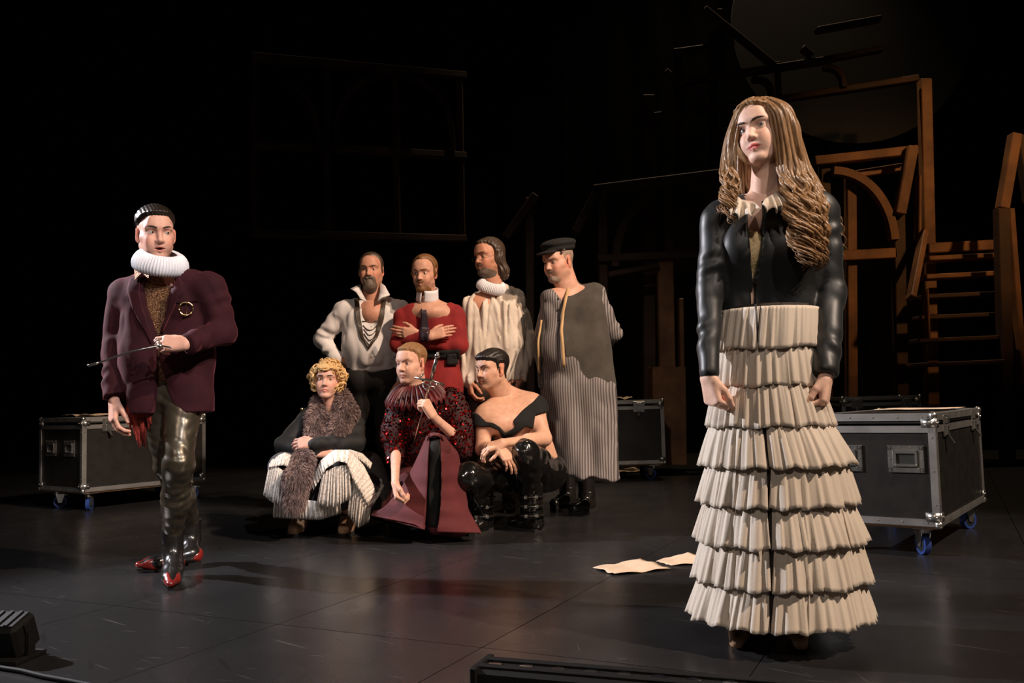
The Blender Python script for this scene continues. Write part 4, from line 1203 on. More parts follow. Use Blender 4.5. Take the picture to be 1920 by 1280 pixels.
    for i in range(8):
        ctop = ringc(i); cbot = ringc(i + 1)
        ztop = ctop[2] + (.016 if i else 0); zbot = cbot[2]
        rt_ = hw[i] / S0 - (.016 if i else 0.0); rb_ = hw[i + 1] / S0
        bs = bounds if i > 2 else ([-180, -90, -8.5, -7.0, 90, 180] if i == 0 else [-180, -120, -75, -30, 25, 70, 120, 180])
        mb = MB()
        for a0, a1 in zip(bs[:-1], bs[1:]):
            if i > 2 and a0 == -6.0: continue                    # the open slit in front
            if i == 0 and a0 == -8.5: continue
            arc = math.radians(a1 - a0) * rb_
            n = max(14, int(arc / .0035)); m = 12
            t = np.linspace(0, 1, n); q = np.linspace(0, 1, m)
            k1 = max(2, round(arc / .034)); p1, p2, p3 = rng.rand(3) * 6.28
            warp = t + .03 * np.sin(t * 11 + p1) + .02 * np.sin(t * 23 + p2)
            pl1 = np.sin(2 * math.pi * k1 * warp + p3); pl2 = np.sin(2 * math.pi * k1 * 2.3 * warp + p1)
            fine = np.sin(2 * math.pi * k1 * 3.1 * t + p2)
            th = np.radians(a0 + (a1 - a0) * t - 17.0)
            bulge = np.sin(np.pi * t) ** .7
            g = np.zeros((n, m, 3)); hemv = .005 * np.sin(2 * math.pi * t * 1.3 + p2)
            for j, qq in enumerate(q):
                R_ = rt_ + (rb_ - rt_) * (qq ** .75) + (.020 * bulge * qq - .006 if i > 2 else 0)
                R_ = R_ + (.0020 + .0042 * qq) * pl1 + .0016 * pl2 + .0016 * fine * (1 - qq) ** 1.5
                thj = th + np.radians((1.6 if i > 2 else 0) * (2 * t - 1) * qq)
                z = ztop + (zbot - ztop + hemv) * qq
                c = ctop + (cbot - ctop) * qq
                g[:, j, 0] = c[0] + R_ * np.sin(thj); g[:, j, 1] = Y0 - R_ * np.cos(thj) * .93; g[:, j, 2] = z
            mb.sheet(g, .0016)
        o = link('ruffle_tier', mb.mesh('ruffle_tier', off, True), skirt, M_cream)
    # waistband and inner sheet, coloured dark for the unlit hollow behind the slit
    mb = MB(); th = np.linspace(0, 2 * math.pi, 60); g = np.zeros((60, 10, 3))
    for j, qq in enumerate(np.linspace(0, 1, 10)):
        i = min(7, int(qq * 8)); c = w(np.interp(qq * 8, range(9), cx), np.interp(qq * 8, range(9), ys)); R_ = (np.interp(qq * 8, range(9), hw)) / S0 - .030
        g[:, j] = np.stack([c[0] + R_ * np.sin(th), Y0 - R_ * np.cos(th) * .93, np.full(60, c[2] + .012)], 1)
    mb.sheet(g[3:-3] if False else g[:, :], .002)
    M_slit_shade = mat('slit_shade_brown', (0.030, 0.022, 0.016), 0.9)
    link('slit_shade_sheet', mb.mesh('slit_shade_sheet', off, True), skirt, M_slit_shade)
    # black piping along the jacket opening down onto the first tier
    MB().tube([w(1417, 570, -.165), w(1419, 600, -.172), w(1421, 640, -.178)], .0028, 6).build('piping', M_satin, P.root, smooth=True)
    # shoes
    for q, toe, mm in ((-1, G(1380, 1220), M_tan), (1, G(1502, 1224), M_tan)):
        heel = V3(base[0] + .085 * q, base[1] + .06, 0); d = unit(toe - heel); sv = Vol()
        sv.rc(heel + V3(0, 0, .045), heel + d * .12 + V3(0, 0, .034), .036, .036, .02); sv.rc(heel + d * .12 + V3(0, 0, .034), V3(toe[0], toe[1], .022) - d * .02, .036, .022, .02)
        sv.rc(heel + V3(0, 0, .05), heel + V3(0, 0, .13), .036, .042, .02)
        sv.plane((0, 0, .006), (0, 0, -1), .002)
        vol_obj('shoe', sv, .005, mm, P.root)
    # ---- hair
    def cap(x, y, z):
        ln = np.interp(y, [-.12, -.02, .0, .03, .06, .10], [-.10, -.09, -.06, -.0, .058, .076])
        part = np.exp(-((x - .006) / .004) ** 2) * (y > -.03)
        return np.clip((z - ln + .35 * np.clip(.03 - np.abs(x), 0, .03) * (y > .05) * -1) / .01, -1, 1) * (.014 - .006 * part) + .0012 * np.sin(x * 340 + 40 * y)
    xt = Vol()
    for q in (-1, 1): xt.el((q * .064, -.02, -.02), (.032, .055, .062), .02)
    hr_ = P.shell('hair', cap, M_hair_blond, extra=xt, it=2)
    rng = np.random.RandomState(21)
    mb = MB()
    def fam(A, B, n, rad, amp, wl, seed, start=.4, jx=.005, pw=1.0, sub=5, bul=0.0):
        r_ = np.random.RandomState(seed); A = np.array([w(*p) for p in A]); B = np.array([w(*p) for p in B])
        for i in range(n):
            a = ((i + r_.rand()) / n) ** pw
            K = A * (1 - a) + B * a + r_.randn(*A.shape) * jx * np.linspace(.2, 1, len(A))[:, None]
            K[:, 1] -= bul * math.sin(math.pi * a) * np.interp(np.linspace(0, 1, len(K)), [0, .12, .5, .8, 1], [.2, 1, 1, .5, .3])
            cut_ = r_.uniform(.86, 1.0); K = np.concatenate([K[:-1], K[-2:-1] + (K[-1:] - K[-2:-1]) * cut_])
            ph = 6.28 * a * 2.4 + r_.randn() * .55 + seed; am = amp * r_.uniform(.8, 1.25); wv = wl * r_.uniform(.93, 1.07); hd = 1
            for k_ in range(sub):
                o_ = r_.randn(3) * rad * .75; o_[1] *= .6
                lock(mb, K + o_ * np.linspace(.6, 1, len(K))[:, None], rad * r_.uniform(.50, .80), am * r_.uniform(.9, 1.1), wv, ph + r_.randn() * .12, start=start, hand=hd, rng=r_, n=48, flat=.8)
    # picture-right mass: front edge beside the face .. outer edge
    A = [(1432, 190, -.070), (1448, 215, -.080), (1456, 262, -.080), (1461, 305, -.075), (1462, 332, -.085), (1474, 368, -.125), (1484, 410, -.150), (1492, 452, -.155), (1512, 496, -.150)]
    B = [(1436, 186, .0), (1478, 212, .02), (1494, 258, .03), (1505, 305, .03), (1522, 345, .02), (1540, 380, -.03), (1540, 425, -.085), (1538, 465, -.10), (1532, 500, -.10)]
    fam(A, B, 28, .0100, .021, .086, 5, start=.42, bul=.055)
    fam(A, [tuple((np.array(a) * .55 + np.array(b) * .45)) for a, b in zip(A, B)], 9, .0080, .023, .080, 6, start=.45, bul=.04)
    fam([(1440, 190, -.03), (1462, 212, -.050), (1472, 240, -.075), (1480, 285, -.070), (1488, 325, -.035), (1500, 360, -.07), (1508, 400, -.12)], [(1444, 188, -.01), (1470, 212, -.005), (1486, 245, .0), (1494, 290, .0), (1504, 330, -.01), (1520, 365, -.05), (1524, 400, -.10)], 9, .0105, .012, .085, 16, start=.6, bul=.05)
    # picture-left mass
    A = [(1416, 189, -.060), (1393, 203, -.055), (1379, 238, -.030), (1373, 280, -.015), (1374, 312, -.025), (1380, 338, -.060), (1368, 362, -.095), (1374, 385, -.115)]
    B = [(1420, 186, .0), (1383, 210, .02), (1364, 262, .03), (1358, 300, .02), (1357, 328, -.01), (1360, 352, -.04), (1360, 375, -.085), (1358, 402, -.10)]
    fam(A, B, 12, .0090, .015, .080, 7, start=.5)
    fam([(1375, 290, -.02), (1368, 325, -.05), (1362, 350, -.08), (1360, 380, -.11), (1370, 410, -.12), (1374, 424, -.12)], [(1370, 290, -.0), (1360, 325, -.03), (1352, 355, -.07), (1356, 385, -.10), (1364, 400, -.12), (1372, 414, -.12)], 3, .0045, .013, .09, 8, start=.2, sub=3)
    # hair behind the shoulders
    A = [(1432, 200, .07), (1465, 250, .10), (1475, 320, .10), (1490, 370, .10), (1505, 420, .10)]
    B = [(1440, 190, .05), (1490, 240, .08), (1512, 310, .08), (1545, 362, .07), (1572, 430, .03)]
    fam(A, B, 10, .0110, .010, .09, 9, start=.6)
    fam([(1390, 230, .05), (1385, 300, .08), (1390, 350, .09), (1400, 380, .10)], [(1440, 230, .09), (1450, 300, .1), (1455, 350, .1), (1460, 380, .11)], 9, .012, .008, .09, 10, start=.6)
    fam([(1548, 362, .0), (1570, 400, -.01), (1578, 440, -.02), (1582, 478, -.03)], [(1552, 362, .0), (1574, 400, -.01), (1577, 440, -.02), (1585, 486, -.03)], 2, .003, .010, .07, 12, start=.2, sub=2)
    link('long_locks', mb.mesh('long_locks', P.root.location, True), hr_, M_hair_blond)
    return P
woman = build_woman()
# ================================================================== MAN IN THE VELVET JACKET
M_velvet = mat('plum_velvet', (0.040, 0.0075, 0.011), 0.85, color2=(0.024, 0.0045, 0.007), nscale=7, ndet=5, sheen=0.45, sheen_tint=(.62, .16, .20), bump=0.12, bscale=11, spec=.2)
M_bronze = mat('bronze_leather', (0.125, 0.102, 0.068), 0.30, 0.55, color2=(0.07, 0.056, 0.036), nscale=6, bump=0.06, bscale=24, spec=.6)
M_white = mat('white_linen', (0.84, 0.83, 0.86), 0.8, color2=(0.78, 0.77, 0.80), nscale=12)
M_sequin_gold = mat('bronze_sequin', (0.36, 0.19, 0.10), 0.32, 0.9, color2=(0.06, 0.03, 0.018), nscale=150, ndet=2, bump=0.7, bscale=260)
M_bootblack = mat('black_boot_leather', (0.016, 0.014, 0.013), 0.26, color2=(0.010, 0.009, 0.008), nscale=8, bump=0.08, bscale=18, coat=.3)
M_bootred = mat('red_boot_leather', (0.30, 0.022, 0.014), 0.28, color2=(0.15, 0.010, 0.008), nscale=9, coat=.4)
M_gold = mat('gold_metal', (0.85, 0.62, 0.30), 0.22, 1.0)
M_steel = mat('steel', (0.62, 0.60, 0.57), 0.2, 1.0)
M_red = mat('red_fringe', (0.33, 0.035, 0.020), 0.75, color2=(0.18, 0.015, 0.010), nscale=30)
def build_man():
    Y0 = 4.10
    w = lambda px, py, dy=0.0: W(px, py, Y0 + dy)
    fF = G(324, 1082); fR = G(335, 1066)
    P = Person((fF + fR) / 2, 'man in a plum velvet jacket and white pleated ruff holding a thin cane')
    P.skin = V3(0.76, 0.42, 0.31)
    hp = w(292, 437, 0)
    nk = w(294, 512, .04)
    P.head(hp, 10, 2, -2, 1.06, nk, dict(gaze=(-26, 4), eye_open=.0056, jaw=1.06, face_w=1.03, mouth_open=.006, mouth_w=.92, lip_col=(.50, .15, .13), brow_in=.0205, brow_out=.0205, brow_thick=.0036, blush=.4, stubble=.25, neck_r=.056), h=.0026)
    def hair(x, y, z):
        t = scalp(x, y, z, front=.076, temple=.046, top=.016, side=.005, burn=.034, soft=.02)
        return t + .0010 * np.sin(x * 480) * (z > .04)
    P.shell('hair', hair, M_hair_dark)
    sl, sr = w(238, 545, .05), w(390, 533, .0)
    hl, hr = w(275, 745), w(345, 745)
    b = P.body
    torso(b, sl, sr, hl + V3(0, .04, .05), hr + V3(0, .04, .05), (.2, -1, 0), .070, .062, .058, k=.03, neck=nk, sh=.045)
    b.rc(nk, nk + V3(0, 0, .06), .058, .055, .03)
    kF = w(334, 868, -.10); kR = w(318, 872, .10)
    aF = V3(*G(328, 1078)) + V3(0, -.03, .10); aR = V3(*G(355, 1058)) + V3(0, .02, .10)
    hF, hR = w(340, 750, -.02), w(290, 750, .03)
    for h_, k_, a_ in ((hF, kF, aF), (hR, kR, aR)):
        b.rc(h_ + V3(0, .05, 0), k_ + V3(0, .015, 0), .045, .034, .02); b.rc(k_ + V3(0, .015, 0), (k_ + a_) / 2 + V3(0, .03, .04), .034, .030, .02); b.rc((k_ + a_) / 2 + V3(0, .03, .04), a_ + V3(0, .02, .02), .030, .020, .02)
    # trousers
    tr = Vol()
    for h_, k_, a_, ph in ((hF, kF, aF, 0), (hR, kR, aR, 2)):
        tr.rc(h_ + V3(0, .03, 0), k_, .088, .066, .04); tr.rc(k_, (k_ + a_) / 2 + V3(0, .015, .04), .066, .064, .03); tr.rc((k_ + a_) / 2 + V3(0, .015, .04), a_ + V3(0, 0, .10), .064, .044, .03)
        for q, zz, rr in ((0, .05, .071), (1, .01, .068), (2, -.04, .068), (3, .11, .077), (4, -.09, .068)):
            c = k_ + V3(.004 * (q % 2), 0, zz); n_ = unit(V3(.25 * (-1) ** q, -.35, 1)); u = unit(np.cross(n_, (0, 1, 0))); v_ = np.cross(n_, u)
            for a in np.linspace(-2.6, -.4, 6)[:-1]:
                p_ = c + rr * .93 * (math.cos(a) * u + math.sin(a) * v_ * 1); a2 = a + .44; p2 = c + rr * .93 * (math.cos(a2) * u + math.sin(a2) * v_)
                tr.rc(p_, p2, .0050, .0050, .008)
    tr.rc(w(288, 735, .03), w(342, 735, .03), .085, .085, .05, flat=((0, 1, 0), .85))
    tr.disp(.0015, 35, 9); tr.ridge(.006, 52, 78, (.8, .8, 1.2))
    vol_obj('trousers', tr, .007, M_bronze, P.root)
    # sequinned shirt
    sh = Vol()
    for x in (288, 335): sh.rc(w(x, 565, .03), w(x, 700, .03), .092, .088, .05, flat=((0, 1, 0), .80))
    sh.rc(nk + V3(0, 0, -.06), nk + V3(0, 0, .005), .075, .066, .04)
    vol_obj('sequinned_shirt', sh, .008, M_sequin_gold, P.root)
    # jacket
    j = Vol()
    for q, xs, xw, xh in ((-1, 278, 277, 282), (1, 352, 350, 352)):
        j.rc(w(xs, 562, .03), w(xw, 660, .02), .128, .118, .05, flat=((0, 1, 0), .80))
        j.rc(w(xw, 660, .02), w(xh, 775, .01), .118, .126, .05, flat=((0, 1, 0), .82))
    j.rc(nk + V3(-.02, .02, -.04), sl + V3(.01, 0, -.005), .060, .062, .04); j.rc(nk + V3(.02, .02, -.04), sr + V3(-.01, 0, -.005), .060, .064, .04)
    zh = w(330, 775, -.1)[2]
    j.bx((w(320, 775)[0], Y0, zh - .15), (.5, .4, .15), .004, .006, mode=1)
    # front opening: V to the button, then cut away
    cutpoly(j, [(262, 500), (318, 495), (322, 520), (311, 560), (297, 610), (291, 640), (291, 655), (297, 690), (306, 730), (320, 765), (330, 800), (262, 800), (280, 765), (286, 740), (286, 690), (287, 655), (287, 640), (270, 590), (261, 540)], Y0 - .11, .25, .11, .006)
    eL, wL = w(216, 652, .06), w(214, 748, -.02)
    eR, wR = w(420, 622, .0), w(352, 644, -.20)
    j.rc(w(232, 550, .05), eL, .070, .056, .03, fold=(.004, 2.6, 0, 2)); j.rc(eL, wL + V3(0, 0, .01), .057, .048, .02, fold=(.005, 2.8, 1, 2))
    j.rc(w(396, 540, .0), eR, .074, .062, .03, fold=(.004, 2.4, 2, 2)); j.rc(eR, wR, .062, .050, .02, fold=(.006, 2.4, .5, -2))
    for e_, c_ in ((eL, wL + V3(0, 0, .01)), (eR, wR)):
        d_ = unit(c_ - e_); u_ = unit(np.cross(d_, (.1, .9, .1))); j.bx(c_ + d_ * .054, (.08, .08, .05), .003, .004, R=np.stack([u_, np.cross(d_, u_), d_], 1), mode=1)
    j.disp(.0022, 17, 3); j.ridge(.007, 34, 77)
    vol_obj('jacket', j, .0075, M_velvet, P.root)
    # lapels, pocket, buttons
    patch(j, [(318, 512), (315, 535), (309, 565), (298, 608), (292, 640)], [(335, 512), (348, 548), (334, 560), (312, 610), (294, 645)], 18, 7, .006, .006).build('lapel', M_velvet, P.root, smooth=True)
    patch(j, [(246, 520), (240, 545), (250, 580), (270, 615), (284, 645)], [(262, 512), (262, 545), (267, 575), (277, 605), (287, 640)], 18, 7, .006, .006).build('lapel', M_velvet, P.root, smooth=True)
    patch(j, [(330, 563), (332, 568)], [(372, 559), (373, 564)], 4, 10, .004, .004).build('breast_pocket', M_velvet, P.root)
    patch(j, [(246, 676), (247, 702)], [(252, 674), (252, 700)], 6, 4, .004, .005).build('pocket_flap', M_velvet, P.root)
    # brooch ring
    c = j.hit(349, 579, .010)[0]; nn = j.normal(c[None])[0]; u = unit(np.cross(nn, (0, 0, 1))); v_ = np.cross(nn, u); a = np.linspace(0, 2 * math.pi, 33)
    br = MB().tube([c + .030 * (math.cos(t) * u + math.sin(t) * v_) for t in a], .0040 + .0008 * np.sin(a * 9), 8).build('ring_brooch', M_gold, P.root, smooth=True)
    MB().ball(c + .030 * v_ + u * .006 + nn * .003, .007, 8).build('brooch_head', M_gold, br)
    MB().tube([c + .028 * v_, c - .026 * v_], .0016, 6).build('brooch_pin', M_gold, br)
    # shirt collar point
    MB().sheet(np.array([[w(252, 500, -.05), w(268, 498, -.075)], [w(253, 525, -.085), w(266, 512, -.09)]]), .003).build('shirt_collar', M_sequin_gold, P.root)
    # ruff
    hx = unit(hp - nk)
    ruff_roll(w(300, 500, -.01), unit(V3(.26, -.34, 1)), 1.0, 54, P.root, M_white, 'pleated_ruff')
    # hands
    P.hand(eL, wL + V3(0, 0, -.005), (.06, -.25, -1), (.75, .6, 0), (0.1, -1, .1), curl=(.45, .6, .4), thumb=.3, thumb_curl=.35, size=1.04)
    tips = P.hand(eR, wR + V3(-.006, 0, 0), (-1, -.22, .02), (-.15, 1, -.35), (0, .1, 1), curls=[(.45, .7, .4), (.6, .9, .5), (.7, 1.0, .6), (.8, 1.1, .7)], thumb=.15, thumb_curl=.3, size=.98, spread=.03)
    P.finish(.010)
    # finger ring
    rc = wR + V3(-.118, -.045, .006)
    a = np.linspace(0, 2 * math.pi, 25); MB().tube([rc + .0135 * V3(.5 * math.cos(t), -.2 * math.cos(t), math.cos(t)) * 1 + .0135 * math.sin(t) * V3(.3, .9, .1) for t in a], .0035, 6).build('finger_ring', M_steel, P.root, smooth=True)
    # boots
    def boot(heel, toe, ank, up, seed, toe_up=.0):
        d = unit((toe - heel) * V3(1, 1, 0)); L = np.linalg.norm((toe - heel)[:2]); s_ = np.cross(d, (0, 0, 1))
        v = Vol(); z = V3(0, 0, 1)
        v.rc(heel + z * .055 + d * .03, heel + d * L * .42 + z * .052, .038, .041, .03); v.rc(heel + d * L * .42 + z * .050, heel + d * L * .72 + z * .040, .043, .040, .03, flat=(z, .75))
        v.rc(heel + d * L * .72 + z * .036, heel + d * (L - .018) + z * (.026 + toe_up), .038, .016, .02, flat=(z, .8))
        v.rc(heel + d * .05 + z * .06, ank + z * .02, .042, .043, .03); v.rc(ank + z * .02, up + z * .03, .046, .056, .02, fold=(.003, 2.5, seed, 1))
        v.plane(up, unit(up - ank)); v.plane((0, 0, .012), (0, 0, -1), .002)
        o = vol_obj('boot', v, .005, M_bootblack, P.root, colf=None)
        # flame-shaped red overlay at toe and heel
        fl = Vol(); fl.ops = list(v.ops)
        def grow(x, y, zz):
            u = (x - heel[0]) * d[0] + (y - heel[1]) * d[1]; t_ = (x - heel[0]) * s_[0] + (y - heel[1]) * s_[1]
            f1 = (L * .80 + .035 * np.cos(t_ * 130 + 1) + .5 * (zz - .02)) - u
            f2 = np.maximum(u - (.030 + .018 * np.cos(zz * 95 + seed)), zz - .085)
            return np.maximum(np.minimum(f1, f2) * .25, -.0028) + .0
        fl.field(grow)
        vol_obj('flame_overlay', fl, .0045, M_bootred, P.root, 0)
        mb = MB(); g = []
        for t in np.linspace(0, 1, 14):
            wd = .034 * (1 - .15 * abs(t - .65)) * (1 if t < .7 else max(.25, 1 - (t - .7) * 2.6)) + .004
            c = heel + d * L * (t * .98 + .005); zz = .004 + (toe_up * max(0, t - .75) * 3.2)
            g.append([c + s_ * wd + z * zz, c - s_ * wd + z * zz])
        mb.sheet(np.array(g), .010).build('sole', M_bootblack, P.root)
        mb = MB(); mb.box(heel + d * .035 + z * .012, (.032, .030, .012), np.stack([d, s_, z], 1)); mb.build('heel', M_bootblack, P.root)
    boot(G(327, 1080), G(319, 1107), aF, aF + V3(0, .005, .13), 0.0)
    boot(G(376, 1059), G(254, 1074), aR + V3(.0, 0, 0), aR + V3(.0, .0, .13), 2.0, toe_up=.012)
    # red fringe hanging from the belt
    rng = np.random.RandomState(2); mb = MB()
    for k in range(26):
        x0 = rng.uniform(240, 276); y0 = rng.uniform(730, 752); x1 = x0 + rng.uniform(-8, 14) - (258 - x0) * .1; y1 = rng.uniform(790, 840)
        mb.tube([w(x0, y0, -.03 + rng.rand() * .05), w((x0 + x1) / 2 + rng.uniform(-5, 5), (y0 + y1) / 2, -.04 + rng.rand() * .05), w(x1, y1, -.03 + rng.rand() * .05)], [.012, .014, .004], 6, flat=.5)
    mb.build('red_sash', M_red, P.root, smooth=True)
    # cane (a thing of its own, held in the hand)
    gx = wR + V3(-.10, -.05, -.012)
    pts = [w(322, 652, -.25), w(310, 649, -.25), w(300, 648, -.25), w(262, 655, -.27), w(228, 664, -.28), (w(198, 676, -.29)), w(164, 686, -.30)]
    q = np.linspace(0, 1, 40); K = np.array(pts); t = np.linspace(0, 1, len(K)); C = np.stack([np.interp(q, t, K[:, i]) for i in range(3)], 1)
    for _ in range(6): C[1:-1] = .5 * C[1:-1] + .25 * (C[:-2] + C[2:])
    r = empty('walking_cane', C[-1]); r['worldspace'] = 1
    tag(r, 'thin bent metal cane held out by the man in the velvet jacket', 'cane')
    MB().tube(C, .0042, 8).build('shaft', M_steel, r, smooth=True)
    MB().tube(C[-5:], .0062, 8).build('ferrule', M_steel, r, smooth=True)
    MB().ball(C[12], .010, 8).build('grip_collar', M_steel, r, smooth=True)
    return P
man = build_man()
# ================================================================== STANDING MEN
M_shirt = mat('white_cotton', (0.74, 0.70, 0.68), 0.8, color2=(0.68, 0.63, 0.61), nscale=6, bump=0.10, bscale=10)
M_trous = mat('black_wool', (0.013, 0.011, 0.010), 0.85, nscale=20, bump=.1, bscale=60)
M_redknit = mat('red_jersey', (0.27, 0.012, 0.012), 0.85, color2=(0.21, 0.008, 0.009), nscale=10, sheen=.3, sheen_tint=(1, .4, .35), bump=.08, bscale=14)
M_linen = mat('cream_linen', (0.72, 0.63, 0.54), 0.85, color2=(0.62, 0.53, 0.44), nscale=9, ndet=6, bump=.25, bscale=16, bstretch=(1, 1, .25))
M_brown = mat('brown_cloth', (0.060, 0.036, 0.025), 0.85, nscale=14)
M_bead = mat('brown_beads', (0.055, 0.035, 0.02), 0.4)
M_vest = mat('grey_felt', (0.075, 0.066, 0.055), 0.95, color2=(0.055, 0.048, 0.040), nscale=12, ndet=6, bump=.12, bscale=90, sheen=.2)
M_gown = mat('striped_ticking', (0.30, 0.265, 0.255), 0.85, color2=(0.26, 0.23, 0.22), nscale=6, stripe=(.0155, .42, (0.085, 0.075, 0.078)), bump=.06, bscale=12)
M_tape = mat('yellow_tape', (0.66, 0.42, 0.20), 0.7)
M_cap = mat('black_felt', (0.010, 0.009, 0.0085), 0.9, nscale=30, bump=.2, bscale=90)
M_tie = mat('navy_tie', (0.34, 0.075, 0.015), 0.6, color2=(0.022, 0.012, 0.022), nscale=26, ndet=1, stretch=(1, 1, .6), nlo=.66, nhi=.68)
M_glass = mat('glass', (1, 1, 1), 0.03, trans=1.0)

def legs(P, hips, feet, mat_, r=(.095, .068, .055), boots=True, kn=None, knock=.0, name='trousers', floor_z=.06, hv=.012):
    t = Vol()
    for i, (h_, f_) in enumerate(zip(hips, feet)):
        h_ = np.asarray(h_, float); f_ = np.asarray(f_, float); k_ = (h_ + f_) / 2 + V3(0, -.03, .02)
        P.body.rc(h_, k_, .06, .045, .03); P.body.rc(k_, f_ + V3(0, 0, .08), .045, .034, .03)
        t.rc(h_, k_, r[0], r[1], .04, fold=(.005, 2, i, 1)); t.rc(k_, f_ + V3(0, 0, .07), r[1], r[2], .03, fold=(.005, 2.5, i + 1, 1))
    t.rc(hips[0], hips[1], r[0] * 1.03, r[0] * 1.03, .05)
    o = vol_obj(name, t, hv, mat_, P.root)
    if boots:
        for f_ in feet: shoe(P, np.asarray(f_, float) + V3(0, .05, 0), np.asarray(f_, float) + V3(-.03, -.20, 0), M_bootblack, .10)
    return o
def shoe(P, heel, toe, m, top=.12, name='shoe', bulk=1.0, h=.007, part=None):
    d = unit((toe - heel) * V3(1, 1, 0)); L = np.linalg.norm((toe - heel)[:2]); z = V3(0, 0, 1); v = Vol()
    v.rc(heel + d * .035 + z * .045, heel + d * L * .5 + z * .045, .040 * bulk, .042 * bulk, .03); v.rc(heel + d * L * .5 + z * .042, heel + d * (L - .035) + z * .034, .045 * bulk, .036 * bulk, .03)
    v.rc(heel + d * .05 + z * .06, heel + d * .055 + z * top, .044 * bulk, .050 * bulk, .03)
    v.plane((0, 0, .004), (0, 0, -1), .002)
    v.plane(heel + z * (top + .01), (0, 0, 1), .003)
    o = vol_obj(name, v, h, m, P.root)
    s_ = np.cross(d, z); g = []
    for t in np.linspace(0, 1, 12):
        wd = (.037 + .010 * math.sin(t * 3.0)) * bulk * (1 if t < .82 else max(.35, 1 - (t - .82) * 3.4)); c = heel + d * (L + .006) * t
        g.append([c + s_ * wd + z * .009, c - s_ * wd + z * .009])
    MB().sheet(np.array(g), .016 * bulk).build('sole', M_cap, P.root)
    return v
def ring_band(c, ax_, r0, r1, hgt, a0, a1, root, m, name, thick=.003, n=40, flat=.9, up_ref=(0, -1, 0), flare=0.0, pleat=0.0, waves=0):
    """open band around a neck or waist; angle 0 points to up_ref"""
    c = np.asarray(c, float); ax_ = unit(ax_); f = unit(np.asarray(up_ref, float) - ax_ * np.dot(up_ref, ax_)); s_ = np.cross(ax_, f)
    th = np.linspace(a0, a1, n); g = np.zeros((n, 5, 3))
    for j, q in enumerate(np.linspace(0, 1, 5)):
        R = r0 + (r1 - r0) * q + flare * q * q + pleat * np.sin(th * waves)
        g[:, j] = c + ax_ * hgt * q + (np.cos(th) * R * flat)[:, None] * f + (np.sin(th) * R)[:, None] * s_
    return MB().sheet(g, thick).build(name, m, root, smooth=True)

